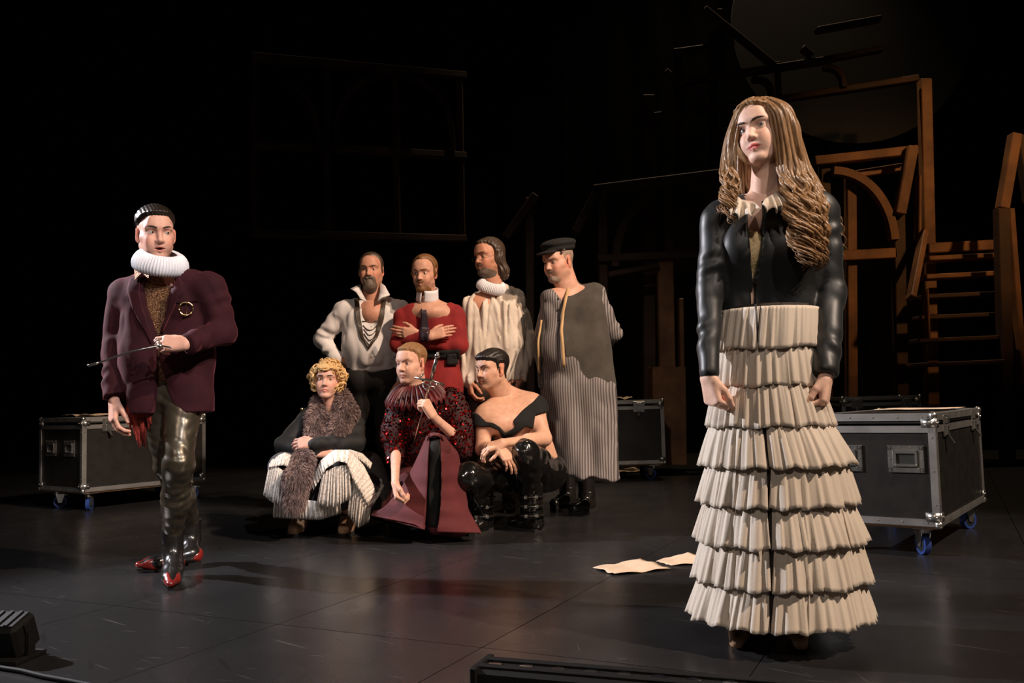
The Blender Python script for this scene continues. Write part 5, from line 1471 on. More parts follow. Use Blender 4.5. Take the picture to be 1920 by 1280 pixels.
# ---------------------------------------------------------------- bearded man, hand on hip
def build_bearded():
    Y0 = 6.05; w = lambda px, py, dy=0.0: W(px, py, Y0 + dy)
    P = Person(G(698, 962), 'bearded man in a white open-necked shirt with dark bead strands, hand on hip')
    P.skin = V3(0.60, 0.30, 0.20)
    hp = w(696, 506); nk = w(699, 560, .04)
    P.head(hp, -11, 4, 0, 1.05, nk, dict(gaze=(0, -6), eye_open=.0030, jaw=1.08, face_w=1.06, brow_in=.017, brow_out=.017, blush=.45, mouth_low=.004, lip_amt=.4, neck_r=.062, brow_mat=M_hair_brown), h=.0034)
    P.shell('hair', lambda x, y, z: scalp(x, y, z, front=.100, temple=.060, top=.007, side=.006, burn=-.03, recede=.02), M_hair_brown)
    def beard(x, y, z):
        a = .026 * (1 - ((x / .050) ** 2 + ((z + .112) / .052) ** 2 + ((y - .07) / .065) ** 2))
        m = .009 * (1 - (((np.abs(x) - .016) / .022) ** 2 + ((z + .056) / .012) ** 2)) * (y > .04)
        s2 = .008 * (1 - (((np.abs(x) - .032) / .012) ** 2 + ((z + .085) / .035) ** 2)) * (y > .03)
        return np.maximum(np.maximum(a, np.where(y > .04, m, -.01)), np.maximum(np.where(y > .03, s2, -.01), -.01)) + .0015 * np.sin(x * 600) * np.sin(z * 90)
    P.shell('beard', beard, M_hair_grey)
    sl, sr = w(644, 580, .02), w(748, 578, .02); hl, hr = w(678, 715, .02), w(722, 715, .02)
    torso(P.body, sl, sr, hl, hr, (0, -1, 0), .085, .075, .07, k=.04, neck=nk, sh=.045)
    P.body.rc(nk, nk + V3(0, 0, .06), .062, .060, .03)
    P.body.el(w(698, 588, -.02), (.09, .08, .08), .05)
    s = Vol()
    for x0, x1, x2 in ((674, 675, 680), (722, 722, 716)):
        s.rc(w(x0, 596, .02), w(x1, 650, .01), .112, .112, .05, flat=((0, 1, 0), .92)); s.rc(w(x1, 650, .01), w(x2, 688, .02), .112, .105, .05, flat=((0, 1, 0), .95))
    s.el(w(697, 655, -.05), (.12, .09, .13), .06)
    s.rc(nk + V3(-.03, .01, -.035), sl, .060, .064, .04); s.rc(nk + V3(.03, .01, -.035), sr, .060, .064, .04)
    s.bx((w(698, 694)[0], Y0, w(698, 697, -.1)[2] - .2), (.5, .4, .2), .004, .012, mode=1)
    cutpoly(s, [(674, 535), (718, 532), (709, 556), (699, 594), (697, 594), (683, 558)], Y0 - .12, .25, .12, .008)
    eL, wL = w(603, 636, .06), w(631, 670, .0); eR, wR = w(764, 650, .06), w(752, 712, .0)
    s.rc(w(640, 588, .02), eL, .066, .058, .02, fold=(.008, 2.6, .5, 2)); s.rc(eL, wL, .056, .040, .012, fold=(.009, 2.2, 1, -2)); s.rc(wL - V3(.02, 0, -.004), wL + V3(.012, 0, -.008), .042, .042, .006)
    s.rc(w(754, 586, .02), eR, .07, .06, .03, fold=(.006, 2.4, 0, 2)); s.rc(eR, wR, .06, .044, .02, fold=(.006, 2.4, 2, 2))
    s.disp(.004, 14, 5, (1, 1, .7)); s.ridge(.010, 48, 31, (1, 1, .5))
    vol_obj('shirt', s, .008, M_shirt, P.root, 2)
    P.hand(eL, wL + V3(.005, 0, -.01), (.75, .1, -.55), (.3, .5, .8), (.3, -.9, .2), curl=(.35, .4, .2), size=1.05, h=.004)
    P.hand(eR, wR, (0, -.1, -1), (-.9, .3, 0), (0, -1, 0), curl=(.5, .6, .4), size=1.05, h=.004)
    # collar flaps
    for pts in ([[(676, 533, -.02), (678, 548, -.07), (688, 566, -.115)], [(657, 541, -.06), (668, 548, -.10), (676, 560, -.125)]], [[(714, 530, -.02), (712, 548, -.07), (708, 566, -.115)], [(722, 536, -.03), (731, 553, -.08), (716, 557, -.12)]]):
        MB().sheet(np.array([[w(*q) for q in r_] for r_ in pts]).transpose(1, 0, 2), .004).build('collar', M_shirt, P.root, smooth=True)
    # bead strands
    for k in range(5):
        o = (k - 2) * 1.6
        MB().tube(np.concatenate([path_px(s, [(669 + o, 562), (672 + o, 600), (679 + o * .6, 632), (691, 655 - abs(o))], .006, 18), path_px(s, [(691, 655 - abs(o)), (706 + o * .6, 632), (715 + o, 600), (720 + o, 562)], .006, 18)[1:]]), .0052, 6).build('bead_strand', M_bead, P.root, smooth=True)
    for y0, y1 in ((602, 602), (610, 620), (618, 629), (626, 638), (636, 646)):
        t = np.linspace(0, 1, 14); MB().tube(s.hit(679 + (y0 - 602) * .15 + t * (30 - (y0 - 602) * .3), y0 + (y1 - y0) * np.sin(t * math.pi), .006), .0032, 6).build('bead_strand', M_bead, P.root, smooth=True)
    for y in (612, 640, 668): MB().ball(s.hit(697, y, .002)[0], .006, 8).build('button', M_shirt, P.root)
    legs(P, (w(675, 705, .03), w(722, 705, .03)), (G(672, 958), G(728, 958)), M_trous)
    P.finish(.012)
    return P
bearded = build_bearded()

# ---------------------------------------------------------------- man in the red dress, arms crossed
def build_red():
    Y0 = 5.88; w = lambda px, py, dy=0.0: W(px, py, Y0 + dy)
    P = Person(G(805, 962), 'man in a long red jersey dress and striped tie with arms crossed')
    P.skin = V3(0.66, 0.36, 0.25)
    hp = w(796, 511); nk = w(803, 562, .04)
    P.head(hp, -20, -1, 2, 1.03, nk, dict(gaze=(4, -2), eye_open=.0040, jaw=.95, face_w=.97, brow_in=.021, brow_out=.016, blush=.3, mouth_low=.003, stubble=.5, neck_r=.055, brow_mat=M_hair_ginger), h=.0034)
    P.shell('hair', lambda x, y, z: scalp(x, y, z, front=.094, temple=.058, top=.010, side=.008, burn=-.03, recede=.034), M_hair_ginger)
    P.shell('beard', lambda x, y, z: np.maximum(np.where(y > .0, .007 * (1 - ((np.abs(x) / .052) ** 4 + ((z + .112) / .036) ** 2)), -.01), np.where(y > .04, .006 * (1 - ((x / .030) ** 2 + ((z + .054) / .009) ** 2)), -.01)), M_hair_ginger)
    sl, sr = w(760, 594, .02), w(850, 588, .02); hl, hr = w(785, 715, .02), w(828, 715, .02)
    torso(P.body, sl, sr, hl, hr, (-.2, -1, 0), .098, .08, .08, k=.05, neck=nk, sh=.055)
    P.body.rc(nk, nk + V3(0, 0, .06), .055, .055, .03)
    P.body.el(w(805, 585, -.015), (.12, .095, .06), .05)
    d = Vol()
    for x0, x1, x2, x3 in ((782, 784, 784, 776), (826, 828, 832, 842)):
        d.rc(w(x0, 604, .02), w(x1, 660, .02), .118, .105, .06, flat=((0, 1, 0), .86)); d.rc(w(x1, 660, .02), w(x2, 720, .02), .105, .116, .05, flat=((0, 1, 0), .88)); d.rc(w(x2, 720, .02), w(x3, 840, .02), .116, .130, .05, flat=((0, 1, 0), .9))
    d.rc(nk + V3(-.07, .01, -.06), sl, .055, .060, .05); d.rc(nk + V3(.07, .01, -.045), sr, .055, .062, .05)
    d.bx((w(805, 820)[0], Y0, w(805, 822, -.1)[2] - .2), (.5, .5, .2), .004, .006, mode=1)
    cutpoly(d, [(768, 540), (856, 530), (846, 562), (832, 573), (812, 579), (794, 579), (778, 572)], Y0 - .06, .25, .14, .010)
    eR, wR = w(748, 646, -.05), w(806, 630, -.20)          # picture-left arm, forearm on top
    eL, wL = w(860, 648, -.04), w(782, 626, -.14)
    d.rc(w(758, 598, .02), eR, .066, .058, .03, fold=(.005, 2, 0, 1)); d.rc(eR, w(789, 633, -.165), .058, .043, .02)
    d.rc(w(853, 594, .02), eL, .070, .062, .03, fold=(.006, 2, 1, 1)); d.rc(eL, w(806, 640, -.125), .060, .05, .02, fold=(.005, 2, 1, 1))
    d.disp(.004, 15, 8, (1, 1, .5)); d.ridge(.010, 36, 33, (1.2, 1.2, .4))
    vol_obj('dress', d, .008, M_redknit, P.root, 2)
    P.hand(eR, wR, (.8, .05, .22), (.1, 1, -.1), (.2, 0, 1), curl=(.2, .3, .2), size=.95, spread=.02, h=.004, rw=.030)
    P.hand(eL, wL, (-1, -.1, .12), (.1, 1, .2), (.2, 0, 1), curl=(.25, .3, .2), size=.95, spread=.02, h=.004)
    # stock collar, tie, belt
    ax_ = unit(V3(.10, -.42, 1))
    ring_band(w(801, 563, .02), ax_, .076, .070, .085, .13, 6.283 - .13, P.root, M_white, 'stock_collar', flat=.95, up_ref=(-.35, -1, 0))
    ring_band(w(803, 570, .02), ax_, .080, .078, .022, .0, 6.283, P.root, M_tie, 'tie_band', flat=1.02, up_ref=(-.35, -1, 0))
    jv = Vol().join(P.body).join(d)
    patch(jv, [(789, 568), (790, 590), (787, 620), (789, 640)], [(799, 568), (801, 590), (806, 622), (802, 642)], 16, 5, .008, .006).build('necktie', M_tie, P.root, smooth=True)
    patch(d, [(766, 659), (767, 671)], [(862, 654), (862, 672)], 4, 24, .008, .006).build('belt', M_cap, P.root, smooth=True)
    patch(d, [(838, 662), (836, 684)], [(856, 660), (855, 682)], 6, 5, .016, .012).build('belt_pouch', M_cap, P.root, smooth=True)
    legs(P, (w(785, 760, .03), w(830, 760, .03)), (G(785, 958), G(828, 958)), M_trous, r=(.085, .062, .05))
    P.finish(.012)
    return P
reddress = build_red()

# ---------------------------------------------------------------- long-haired man in the cream shirt
def build_linen():
    Y0 = 6.05; w = lambda px, py, dy=0.0: W(px, py, Y0 + dy)
    P = Person(G(930, 958), 'man with long grey-brown hair and glasses in a loose cream linen shirt')
    P.skin = V3(0.60, 0.29, 0.18)
    hp = w(917, 481); nk = w(927, 538, .03)
    P.head(hp, -46, 4, 0, 1.08, nk, dict(gaze=(0, 0), eye_open=.0036, jaw=.98, nose=1.15, brow_in=.018, brow_out=.018, blush=.5, mouth_low=.003, stubble=.3, neck_r=.056, brow_mat=M_hair_brown), h=.0034)
    x_ = Vol()
    for q in (-1, 1): x_.rc((q * .062, -.025, .03), (q * .066, -.05, -.10), .030, .036, .03); x_.rc((q * .066, -.05, -.10), (q * .075, -.055, -.135), .036, .024, .02)
    x_.rc((0, -.07, .04), (0, -.085, -.12), .050, .050, .04)
    for q in (-1, 1): x_.el((q * .068, -.012, -.01), (.022, .034, .055), .02)
    x_.field(lambda x, y, z: .0022 * np.sin(x * 260 + 40 * y + 3 * np.sin(z * 40)) + .002 * np.sin(y * 300 + 3 * np.sin(z * 50)))
    P.shell('hair', lambda x, y, z: scalp(x, y, z, front=.082, temple=.052, top=.014, side=.014, burn=.0, nape=-.09, recede=.012) + .0015 * np.sin(x * 300 + 100 * y), M_hair_brown, extra=x_)
    P.shell('beard', lambda x, y, z: np.maximum(np.where(y > -.005, .006 * (1 - ((np.abs(x) / .056) ** 6 + ((z + .108) / .034) ** 2)), -.01), np.where(y > .04, .005 * (1 - ((x / .030) ** 2 + ((z + .054) / .009) ** 2)), -.01)), M_hair_grey)
    # glasses
    for q in (-1, 1):
        a = np.linspace(0, 2 * math.pi, 25); MB().tube(P.to_world(np.stack([q * .033 + .021 * np.cos(a), np.full(25, .101) - .10 * np.abs(.0), -.010 + .017 * np.sin(a)], 1)), .0011, 6).build('glasses_rim', M_bead, P.root)
        MB().tube(P.to_world([(q * .054, .099, -.004), (q * .076, .05, .0), (q * .082, -.005, .004)]), .0011, 6).build('glasses_temple', M_bead, P.root)
    MB().tube(P.to_world([(-.012, .101, -.008), (0, .104, -.004), (.012, .101, -.008)]), .0011, 6).build('glasses_bridge', M_bead, P.root)
    sl, sr = w(886, 570, -.02), w(968, 558, .05); hl, hr = w(905, 715, .02), w(950, 715, .05)
    torso(P.body, sl, sr, hl, hr, (-.5, -1, 0), .095, .085, .08, k=.05, neck=nk, sh=.05)
    P.body.rc(nk, nk + V3(0, 0, .05), .056, .055, .03)
    s = Vol()
    for x0, x1, x2 in ((905, 900, 898), (945, 948, 950)):
        s.rc(w(x0, 588, .02), w(x1, 650, .02), .130, .135, .06, flat=((.3, 1, 0), .86)); s.rc(w(x1, 650, .02), w(x2, 715, .02), .135, .140, .05, flat=((.3, 1, 0), .88))
    s.rc(nk + V3(-.03, .01, -.05), sl, .060, .062, .05); s.rc(nk + V3(.03, .01, -.05), sr, .060, .066, .05)
    zh = w(920, 714, -.1)[2]
    s.bx((w(920, 714)[0], Y0, zh - .2), (.5, .5, .2), .004, .008, mode=1)
    cutpoly(s, [(897, 530), (915, 530), (906, 560), (900, 582), (896, 560)], Y0 - .10, .25, .1, .008)
    eR, wR = w(987, 640, .07), w(978, 706, -.02); eL, wL = w(872, 650, .0), w(880, 712, -.05)
    s.rc(w(966, 574, .05), eR, .078, .070, .04, fold=(.007, 2.4, 0, 2)); s.rc(eR, wR + V3(0, 0, .06), .070, .060, .02, fold=(.007, 2, 1, 2))
    s.rc(w(886, 582, -.02), eL, .07, .062, .03, fold=(.007, 2.4, 0, 2)); s.rc(eL, wL, .062, .052, .02, fold=(.007, 2.4, 0, 2))
    s.ridge(.020, 62, 41, (1.2, 1.2, .14)); s.ridge(.008, 90, 42, (1.2, 1.2, .3))
    s.disp(.004, 16, 12)
    vol_obj('linen_shirt', s, .0075, M_linen, P.root, 2)
    P.hand(eR, wR, (-.35, -.3, -1), (-.9, .3, 0), (0, -1, 0), curl=(.6, .7, .5), size=1.05, h=.004)
    P.hand(eL, wL, (.1, -.1, -1), (.9, .3, 0), (0, -1, 0), curl=(.6, .7, .5), size=1.05, h=.004)
    ruff_roll(w(921, 541, .0), unit(V3(.30, -.42, 1)), .84, 50, P.root, M_white, 'pleated_collar')
    legs(P, (w(903, 720, .03), w(955, 720, .04)), (G(900, 955), G(958, 955)), M_brown, r=(.105, .075, .06))
    P.finish(.012)
    return P
linen = build_linen()

# ---------------------------------------------------------------- man in the cap and striped gown
def build_cap():
    Y0 = 5.85; w = lambda px, py, dy=0.0: W(px, py, Y0 + dy)
    P = Person(G(1085, 962), 'stout man in a black cap, grey felt vest and long striped gown')
    P.skin = V3(0.70, 0.40, 0.29)
    hp = w(1047, 490); nk = w(1066, 545, .04)
    P.head(hp, -42, -2, 0, 1.10, nk, dict(gaze=(0, 0), eye_open=.0032, jaw=1.10, face_w=1.10, nose=1.15, brow_in=.013, brow_out=.018, blush=.5, mouth_low=.006, lip_amt=.4, stubble=.2, neck_r=.066, brow_mat=M_hair_stub), h=.0034)
    P.shell('beard', lambda x, y, z: np.maximum(np.where(y > .02, .0055 * (1 - ((x / .044) ** 2 + ((z + .106) / .028) ** 2)), -.01), np.where(y > .04, .0050 * (1 - ((x / .032) ** 2 + ((z + .054) / .009) ** 2)), -.01)), M_hair_stub)
    P.shell('hair', lambda x, y, z: scalp(x, y, z, front=.082, temple=.052, top=.004, side=.0035, burn=-.01, nape=-.05), M_hair_stub)
    c = Vol()
    c.el((0, -.020, .074), (.092, .112, .030), .02); c.el((0, -.022, .106), (.104, .120, .034), .02); c.el((0, .10, .060), (.066, .056, .010), .012)
    c.el((0, -.02, .030), (.078, .092, .050), .01, mode=1)
    V_, F_ = c.surf(.004); cap = link('flat_cap', mesh_np('flat_cap', P.to_world(V_) - np.array(P.root.location), F_), P.root, M_cap)
    MB().ball(P.to_world([(-.089, .035, .062)])[0], .011, 10).build('cap_button', M_zinc, cap)
    sl, sr = w(1030, 558, -.02), w(1120, 550, .05); hl, hr = w(1060, 715, .02), w(1110, 715, .04)
    torso(P.body, sl, sr, hl, hr, (-.4, -1, 0), .098, .09, .08, k=.05, neck=nk, sh=.05)
    P.body.rc(nk, nk + V3(0, 0, .05), .066, .064, .03)
    g = Vol()
    for x0, x1, x2, x3 in ((1052, 1050, 1060, 1088), (1096, 1096, 1108, 1122)):
        g.rc(w(x0, 585, .02), w(x1, 650, .01), .125, .140, .06, flat=((.3, 1, 0), .9)); g.rc(w(x1, 650, .01), w(x2, 730, .01), .140, .150, .06, flat=((.3, 1, 0), .92)); g.rc(w(x2, 730, .01), w(x3, 905, .01), .150, .165, .06, flat=((.3, 1, 0), .92))
    g.el(w(1055, 655, -.08), (.14, .10, .15), .06)
    g.rc(nk + V3(-.02, .01, -.045), sl, .060, .062, .05); g.rc(nk + V3(.02, .01, -.045), sr, .060, .066, .05)
    hp0 = w(1062, 893, -.12); hp1 = w(1168, 872, .0)
    g.plane(hp0, unit(V3(-.12, -.10, -1)), .006)
    eR, wR = w(1150, 625, .12), w(1110, 668, .24); eL, wL = w(1012, 645, .10), w(1060, 680, .26)
    g.rc(w(1122, 570, .05), eR, .070, .062, .03, fold=(.007, 2.6, 0, 2)); g.rc(eR, wR, .062, .048, .02, fold=(.006, 2, 0, 2))
    g.rc(w(1030, 580, .0), eL, .064, .058, .03); g.rc(eL, wL, .058, .045, .02)
    cutpoly(g, [(1040, 540), (1062, 535), (1058, 556), (1053, 568), (1050, 556)], Y0 - .10, .2, .1, .006)
    cen = w(1080, 640)
    g.field(lambda x, y, z: (.010 * np.sin(x * 34 + 6 * (z - 1) + 1) + .006 * np.sin(x * 60 - 8 * z)) * np.clip((.95 - z) * 2.2, 0, 1))
    g.disp(.004, 13, 7); g.ridge(.010, 36, 51, (1, 1, .45))
    def uarc(V):
        u = V[:, 0] * .95 - V[:, 1] * .30
        return u
    vol_obj('striped_gown', g, .009, M_gown, P.root, 2, uf=uarc)
    P.hand(eR, wR, (-1, .1, -.2), (0, 1, 0), (0, 0, 1), curl=(.6, .7, .5), size=1.05, h=.005)
    P.hand(eL, wL, (1, .1, -.2), (0, 1, 0), (0, 0, 1), curl=(.6, .7, .5), size=1.05, h=.005)
    # vest
    v = Vol()
    for x0, x1, x2 in ((1050, 1048, 1056), (1098, 1098, 1108)):
        v.rc(w(x0, 585, .02), w(x1, 650, .02), .142, .158, .06, flat=((.3, 1, 0), .92)); v.rc(w(x1, 650, .02), w(x2, 722, .02), .158, .168, .06, flat=((.3, 1, 0), .94))
    v.el(w(1055, 655, -.075), (.15, .11, .15), .06)
    v.rc(nk + V3(-.025, .015, -.035), sl + V3(.02, 0, 0), .064, .066, .05); v.rc(nk + V3(.025, .015, -.03), sr + V3(-.02, 0, .005), .066, .072, .05)
    v.rc(nk + V3(.02, .03, -.03), nk + V3(.015, .035, .03), .075, .068, .03)
    v.bx((w(1080, 722)[0], Y0, w(1090, 727, -.12)[2] - .3), (.6, .6, .3), .004, .008, mode=1)
    cutpoly(v, [(1036, 500), (1070, 500), (1066, 530), (1056, 580), (1052, 620), (1060, 680), (1086, 735), (1086, 780), (1012, 780), (1017, 700), (1019, 640), (1026, 580)], Y0 - .15, .3, .12, .006)
    for a_, b_ in ((w(1122, 566, .05), eR), (w(1030, 576, .0), eL)):
        v.rc(a_ + unit(b_ - a_) * .035, b_, .082, .080, .02, mode=1)
    v.disp(.003, 12, 17); v.ridge(.004, 30, 61, (1, 1, .6))
    vol_obj('vest', v, .009, M_vest, P.root, 2)
    # tape hanging round the neck
    jv = Vol().join(v).join(g)
    pa = path_px(jv, [(1070, 517), (1064, 545), (1056, 585), (1053, 620), (1056, 660), (1058, 688)], .008, 26)
    MB().sheet(np.stack([pa - V3(.011, 0, 0), pa + V3(.009, 0, .002)], 1), .0025).build('measuring_tape', M_tape, P.root, smooth=True)
    pa = path_px(jv, [(1017, 600), (1011, 640), (1012, 700)], .008, 12)
    MB().sheet(np.stack([pa - V3(.007, 0, 0), pa + V3(.007, 0, .002)], 1), .0025).build('measuring_tape', M_tape, P.root, smooth=True)
    for y in (560, 580, 600): MB().ball(g.hit(1047, y, .003)[0], .007, 8).build('button', M_vest, P.root)
    # boots and legs
    fR, fL = G(1098, 958), G(1062, 948)
    for f_, hx in ((fR, w(1112, 720, .03)), (fL, w(1070, 720, .03))):
        P.body.rc(hx, f_ + V3(.03, .04, .48), .06, .035, .03); P.body.rc(f_ + V3(.03, .04, .48), f_ + V3(.01, .03, .1), .035, .03, .03)
        b = Vol(); b.rc(f_ + V3(.01, .03, .08), f_ + V3(.03, .04, .56), .058, .068, .02, fold=(.004, 3, 0, 1))
        vol_obj('boot_shaft', b, .009, M_bootblack, P.root)
        shoe(P, f_ + V3(.05, .07, 0), f_ + V3(-.11, -.17, 0), M_bootblack, .13, name='boot', bulk=1.12)
    P.finish(.012)
    return P
capman = build_cap()
# ================================================================== CROUCHING FRONT ROW
M_wig = mat('blond_wig', (0.82, 0.56, 0.26), 0.38, color2=(0.58, 0.34, 0.13), nscale=4, ndet=5, stretch=(30, 30, 30), bump=.3, bscale=5, spec=.5)
M_blackvel = mat('black_velvet', (0.008, 0.0085, 0.0085), 0.75, sheen=.35, sheen_tint=(.4, .45, .45), bump=.1, bscale=14)
M_fur = mat('grey_brown_fur', (0.33, 0.235, 0.215), 0.75, color2=(0.17, 0.115, 0.108), nscale=22, ndet=5, spec=.3)
M_lace = mat('white_lace', (0.80, 0.75, 0.69), 0.85, color2=(0.60, 0.54, 0.49), nscale=75, ndet=4, bump=.5, bscale=90, nlo=.38, nhi=.56)
M_tulle = mat('grey_tulle', (0.10, 0.095, 0.095), 0.8, color2=(0.06, 0.056, 0.056), nscale=40)
M_wine = mat('wine_crepe', (0.105, 0.013, 0.016), 0.85, color2=(0.078, 0.009, 0.011), nscale=8, sheen=.06, sheen_tint=(.8, .35, .35), bump=.06, bscale=16)
M_seqbase = mat('dark_red_net', (0.030, 0.002, 0.003), 0.7, nscale=60, bump=.4, bscale=150)
M_seq = mat('red_sequin', (0.48, 0.012, 0.014), 0.18, 1.0, color2=(0.30, 0.008, 0.010), nscale=80)
M_taffeta = mat('red_taffeta', (0.115, 0.004, 0.006), 0.5, color2=(0.05, 0.002, 0.003), nscale=14, sheen=.1, spec=.5)
M_latex = mat('glossy_black_vinyl', (0.008, 0.0075, 0.007), 0.16, nscale=10, bump=.05, bscale=9, spec=.6, coat=.3)
M_ribtop = mat('black_jersey', (0.007, 0.007, 0.007), 0.9, bump=.15, bscale=60)

def fur(name, vol, root, mat_, n, ln, seed, h=.008, hang=.9):
    V, F = vol.surf(h); V = relax(V, F, 1); rng = np.random.RandomState(seed)
    base = link(name, mesh_np(name, V - np.array(root.location), F), root, mat_)
    f = F[rng.randint(len(F), size=n)]; wgt = rng.dirichlet((1, 1, 1, 1), n)
    p = (V[f] * wgt[:, :, None]).sum(1); nr = vol.normal(p)
    d = nr + np.array([0, 0, -hang]) + rng.randn(n, 3) * .26; d /= np.linalg.norm(d, axis=1)[:, None]
    t = np.cross(d, rng.randn(n, 3)); t /= np.linalg.norm(t, axis=1)[:, None] + 1e-9
    L = ln * rng.uniform(.5, 1.2, n)[:, None]; wd = ln * .042
    a = p - t * wd; b = p + t * wd; c = p + d * L * .6 + t * wd * .5 + V3(0, 0, -.25) * L * .4; e = p + d * L + V3(0, 0, -.35) * L
    vv = np.stack([a, b, c, e], 1).reshape(-1, 3); ff = (np.arange(n)[:, None] * 4 + np.array([0, 1, 2, 3])[None])
    o = link('fur_hairs', mesh_np('fur_hairs', vv - np.array(root.location), ff), base, mat_)
    o['kind'] = 'stuff'
    return base
def frill(w, top, bot, n, waves, amp, root, m, name='lace_frill', thick=.002, seed=0, scal=0.0, rows=8):
    """pleated strip between two pixel polylines (px, py, dy)"""
    def rs(p):
        p = np.asarray(p, float); t = np.r_[0, np.cumsum(np.linalg.norm(np.diff(p[:, :2], axis=0), axis=1))]; q = np.linspace(0, t[-1], n)
        o = np.stack([np.interp(q, t, p[:, i]) for i in range(3)], 1)
        for _ in range(3): o[1:-1] = .5 * o[1:-1] + .25 * (o[:-2] + o[2:])
        return o
    a, b = rs(top), rs(bot); rng = np.random.RandomState(seed); ph = rng.rand(3) * 6.28
    t = np.linspace(0, 1, n); g = np.zeros((n, rows, 3))
    pl = np.sin(6.283 * waves * (t + .02 * np.sin(t * 17 + ph[0])) + ph[1]); p2 = np.sin(6.283 * waves * 2.3 * t + ph[2])
    for j, q in enumerate(np.linspace(0, 1, rows)):
        for i in range(n):
            x, y, dy = a[i] * (1 - q) + b[i] * q
            if q == 1 and scal: y += scal * abs(math.sin(6.283 * waves * t[i]))
            g[i, j] = w(x, y, dy - amp * .75 * (.3 + .7 * q) * pl[i] - amp * .3 * p2[i] - .012 * math.sin(q * 3))
    return MB().sheet(g, thick).build(name, m, root, smooth=True)

# ---------------------------------------------------------------- curly blond wig, fur stole, lace skirt
def build_wig():
    Y0 = 5.56; w = lambda px, py, dy=0.0: W(px, py, Y0 + dy)
    P = Person(G(610, 968), 'crouching figure in a curly blond wig, fur stole and white lace skirt')
    P.skin = V3(0.74, 0.43, 0.33)
    hp = w(614, 713); nk = w(621, 768, .04)
    P.head(hp, -9, 5, 2, .97, nk, dict(gaze=(-12, 8), eye_open=.0052, jaw=.95, face_w=.98, brow_in=.021, brow_out=.017, blush=.4, mouth_low=.004, lip_col=(.55, .17, .16), lip_amt=.8, lip=1.1, neck_r=.050, brow_mat=M_hair_brown), h=.0033)
    cap = P.shell('curly_wig', lambda x, y, z: np.clip((z - np.interp(y, [-.1, -.02, .02, .05, .1], [-.075, -.07, -.03, .045, .058])) / .012, -1, 1) * .020 + .004 * np.sin(x * 130 + 2 * np.sin(z * 90)) * np.sin(y * 120 + z * 100), M_wig)
    rng = np.random.RandomState(4); mb = MB(); N = 0
    while N < 135:
        d = unit(rng.randn(3)); p = V3(d[0] * (.094 + .016 * (d[2] < .1)), -.014 + d[1] * .106, .026 + d[2] * .102)
        if p[2] < np.interp(p[1], [-.1, .0, .035, .06, .1], [-.085, -.080, -.045, .050, .060]): continue
        N += 1
        u = unit(np.cross(d, rng.randn(3))); v_ = np.cross(d, u); a = np.linspace(0, rng.uniform(4.0, 7.5), 22); r_ = rng.uniform(.014, .026)
        q = p + d * .004 + (np.cos(a) * r_)[:, None] * u + (np.sin(a) * r_)[:, None] * (v_ * .75 + d * .55) + (a * rng.uniform(-.001, .003))[:, None] * d
        for k_ in range(2):
            mb.tube(P.to_world(q + rng.randn(3) * .0045), .0066 * np.clip(np.minimum(np.arange(22) + 1, 24 - np.arange(22)) / 6, .2, 1), 6, flat=.8)
    link('wig_curls', mb.mesh('wig_curls', P.root.location, True), cap, M_wig)
    sl, sr = w(577, 785, .02), w(664, 782, .02); hl, hr = w(602, 895, .22), w(648, 895, .22)
    torso(P.body, sl, sr, hl, hr, (0, -1, 0), .075, .07, .07, k=.04, neck=nk, sh=.042)
    P.body.rc(nk, nk + V3(0, 0, .06), .050, .050, .03)
    j = Vol(); torso(j, sl, sr, hl, hr, (0, -1, 0), .105, .10, .11, k=.05, neck=nk + V3(0, .02, -.05), sh=.055)
    cutpoly(j, [(606, 735), (640, 735), (632, 770), (621, 795), (612, 770)], Y0 - .08, .2, .08, .006)
    eL, wL = w(533, 836, -.10), w(592, 849, -.26); eR, wR = w(668, 832, -.12), w(588, 832, -.30)
    j.rc(sl, eL, .062, .056, .03, fold=(.004, 2.5, 0, 2)); j.rc(eL, wL, .056, .040, .02, fold=(.004, 2.5, 1, 2))
    j.rc(sr, eR, .062, .056, .03, fold=(.004, 2.5, 2, 2)); j.rc(eR, wR, .056, .040, .02, fold=(.004, 2.5, 1, 2))
    j.disp(.002, 22, 3); j.ridge(.007, 38, 22)
    vol_obj('velvet_top', j, .0075, M_blackvel, P.root)
    P.hand(eL, wL, (1, -.02, .02), (0, .6, -.6), (0, -.5, .8), curl=(.3, .3, .3), size=.95, h=.0035)
    P.hand(eR, wR, (-1, .1, .05), (0, .8, -.4), (0, -.3, .9), curl=(.5, .5, .4), size=.95, h=.0035)
    MB().ball(w(566, 767, -.02), .012, 8).build('shoulder_brooch', M_gold, P.root, smooth=True)
    # legs under the skirt
    kL, kR = w(532, 876, -.28), w(638, 874, -.28); aL, aR = w(560, 950, -.05), w(652, 955, -.08)
    for h_, k_, a_ in ((hl, kL, aL), (hr, kR, aR)): P.body.rc(h_, k_, .075, .055, .03); P.body.rc(k_, a_, .052, .036, .03)
    for a_ in (aL, aR):
        f_ = V3(a_[0], a_[1], 0); shoe(P, f_ + V3(0, .06, 0), f_ + V3(.0, -.17, 0), M_tan, .10)
    k = Vol()
    k.rc(hl, kL, .12, .078, .05); k.rc(hr, kR, .12, .080, .05); k.rc(kL, w(540, 925, -.24), .078, .10, .05); k.rc(kR, w(655, 920, -.24), .080, .10, .05)
    k.rc(w(545, 900, -.18), w(630, 925, -.16), .12, .12, .06); k.rc(hl, hr, .15, .15, .05); k.rc(w(690, 875, .05), w(700, 930, .05), .10, .13, .05)
    k.plane((0, 0, .05), (0, 0, -1), .01); k.disp(.006, 15, 6)
    vol_obj('tulle_underskirt', k, .010, M_tulle, P.root)
    D = -.42
    L_ = lambda *a, **q: frill(w, *a, root=P.root, m=M_lace, **q)
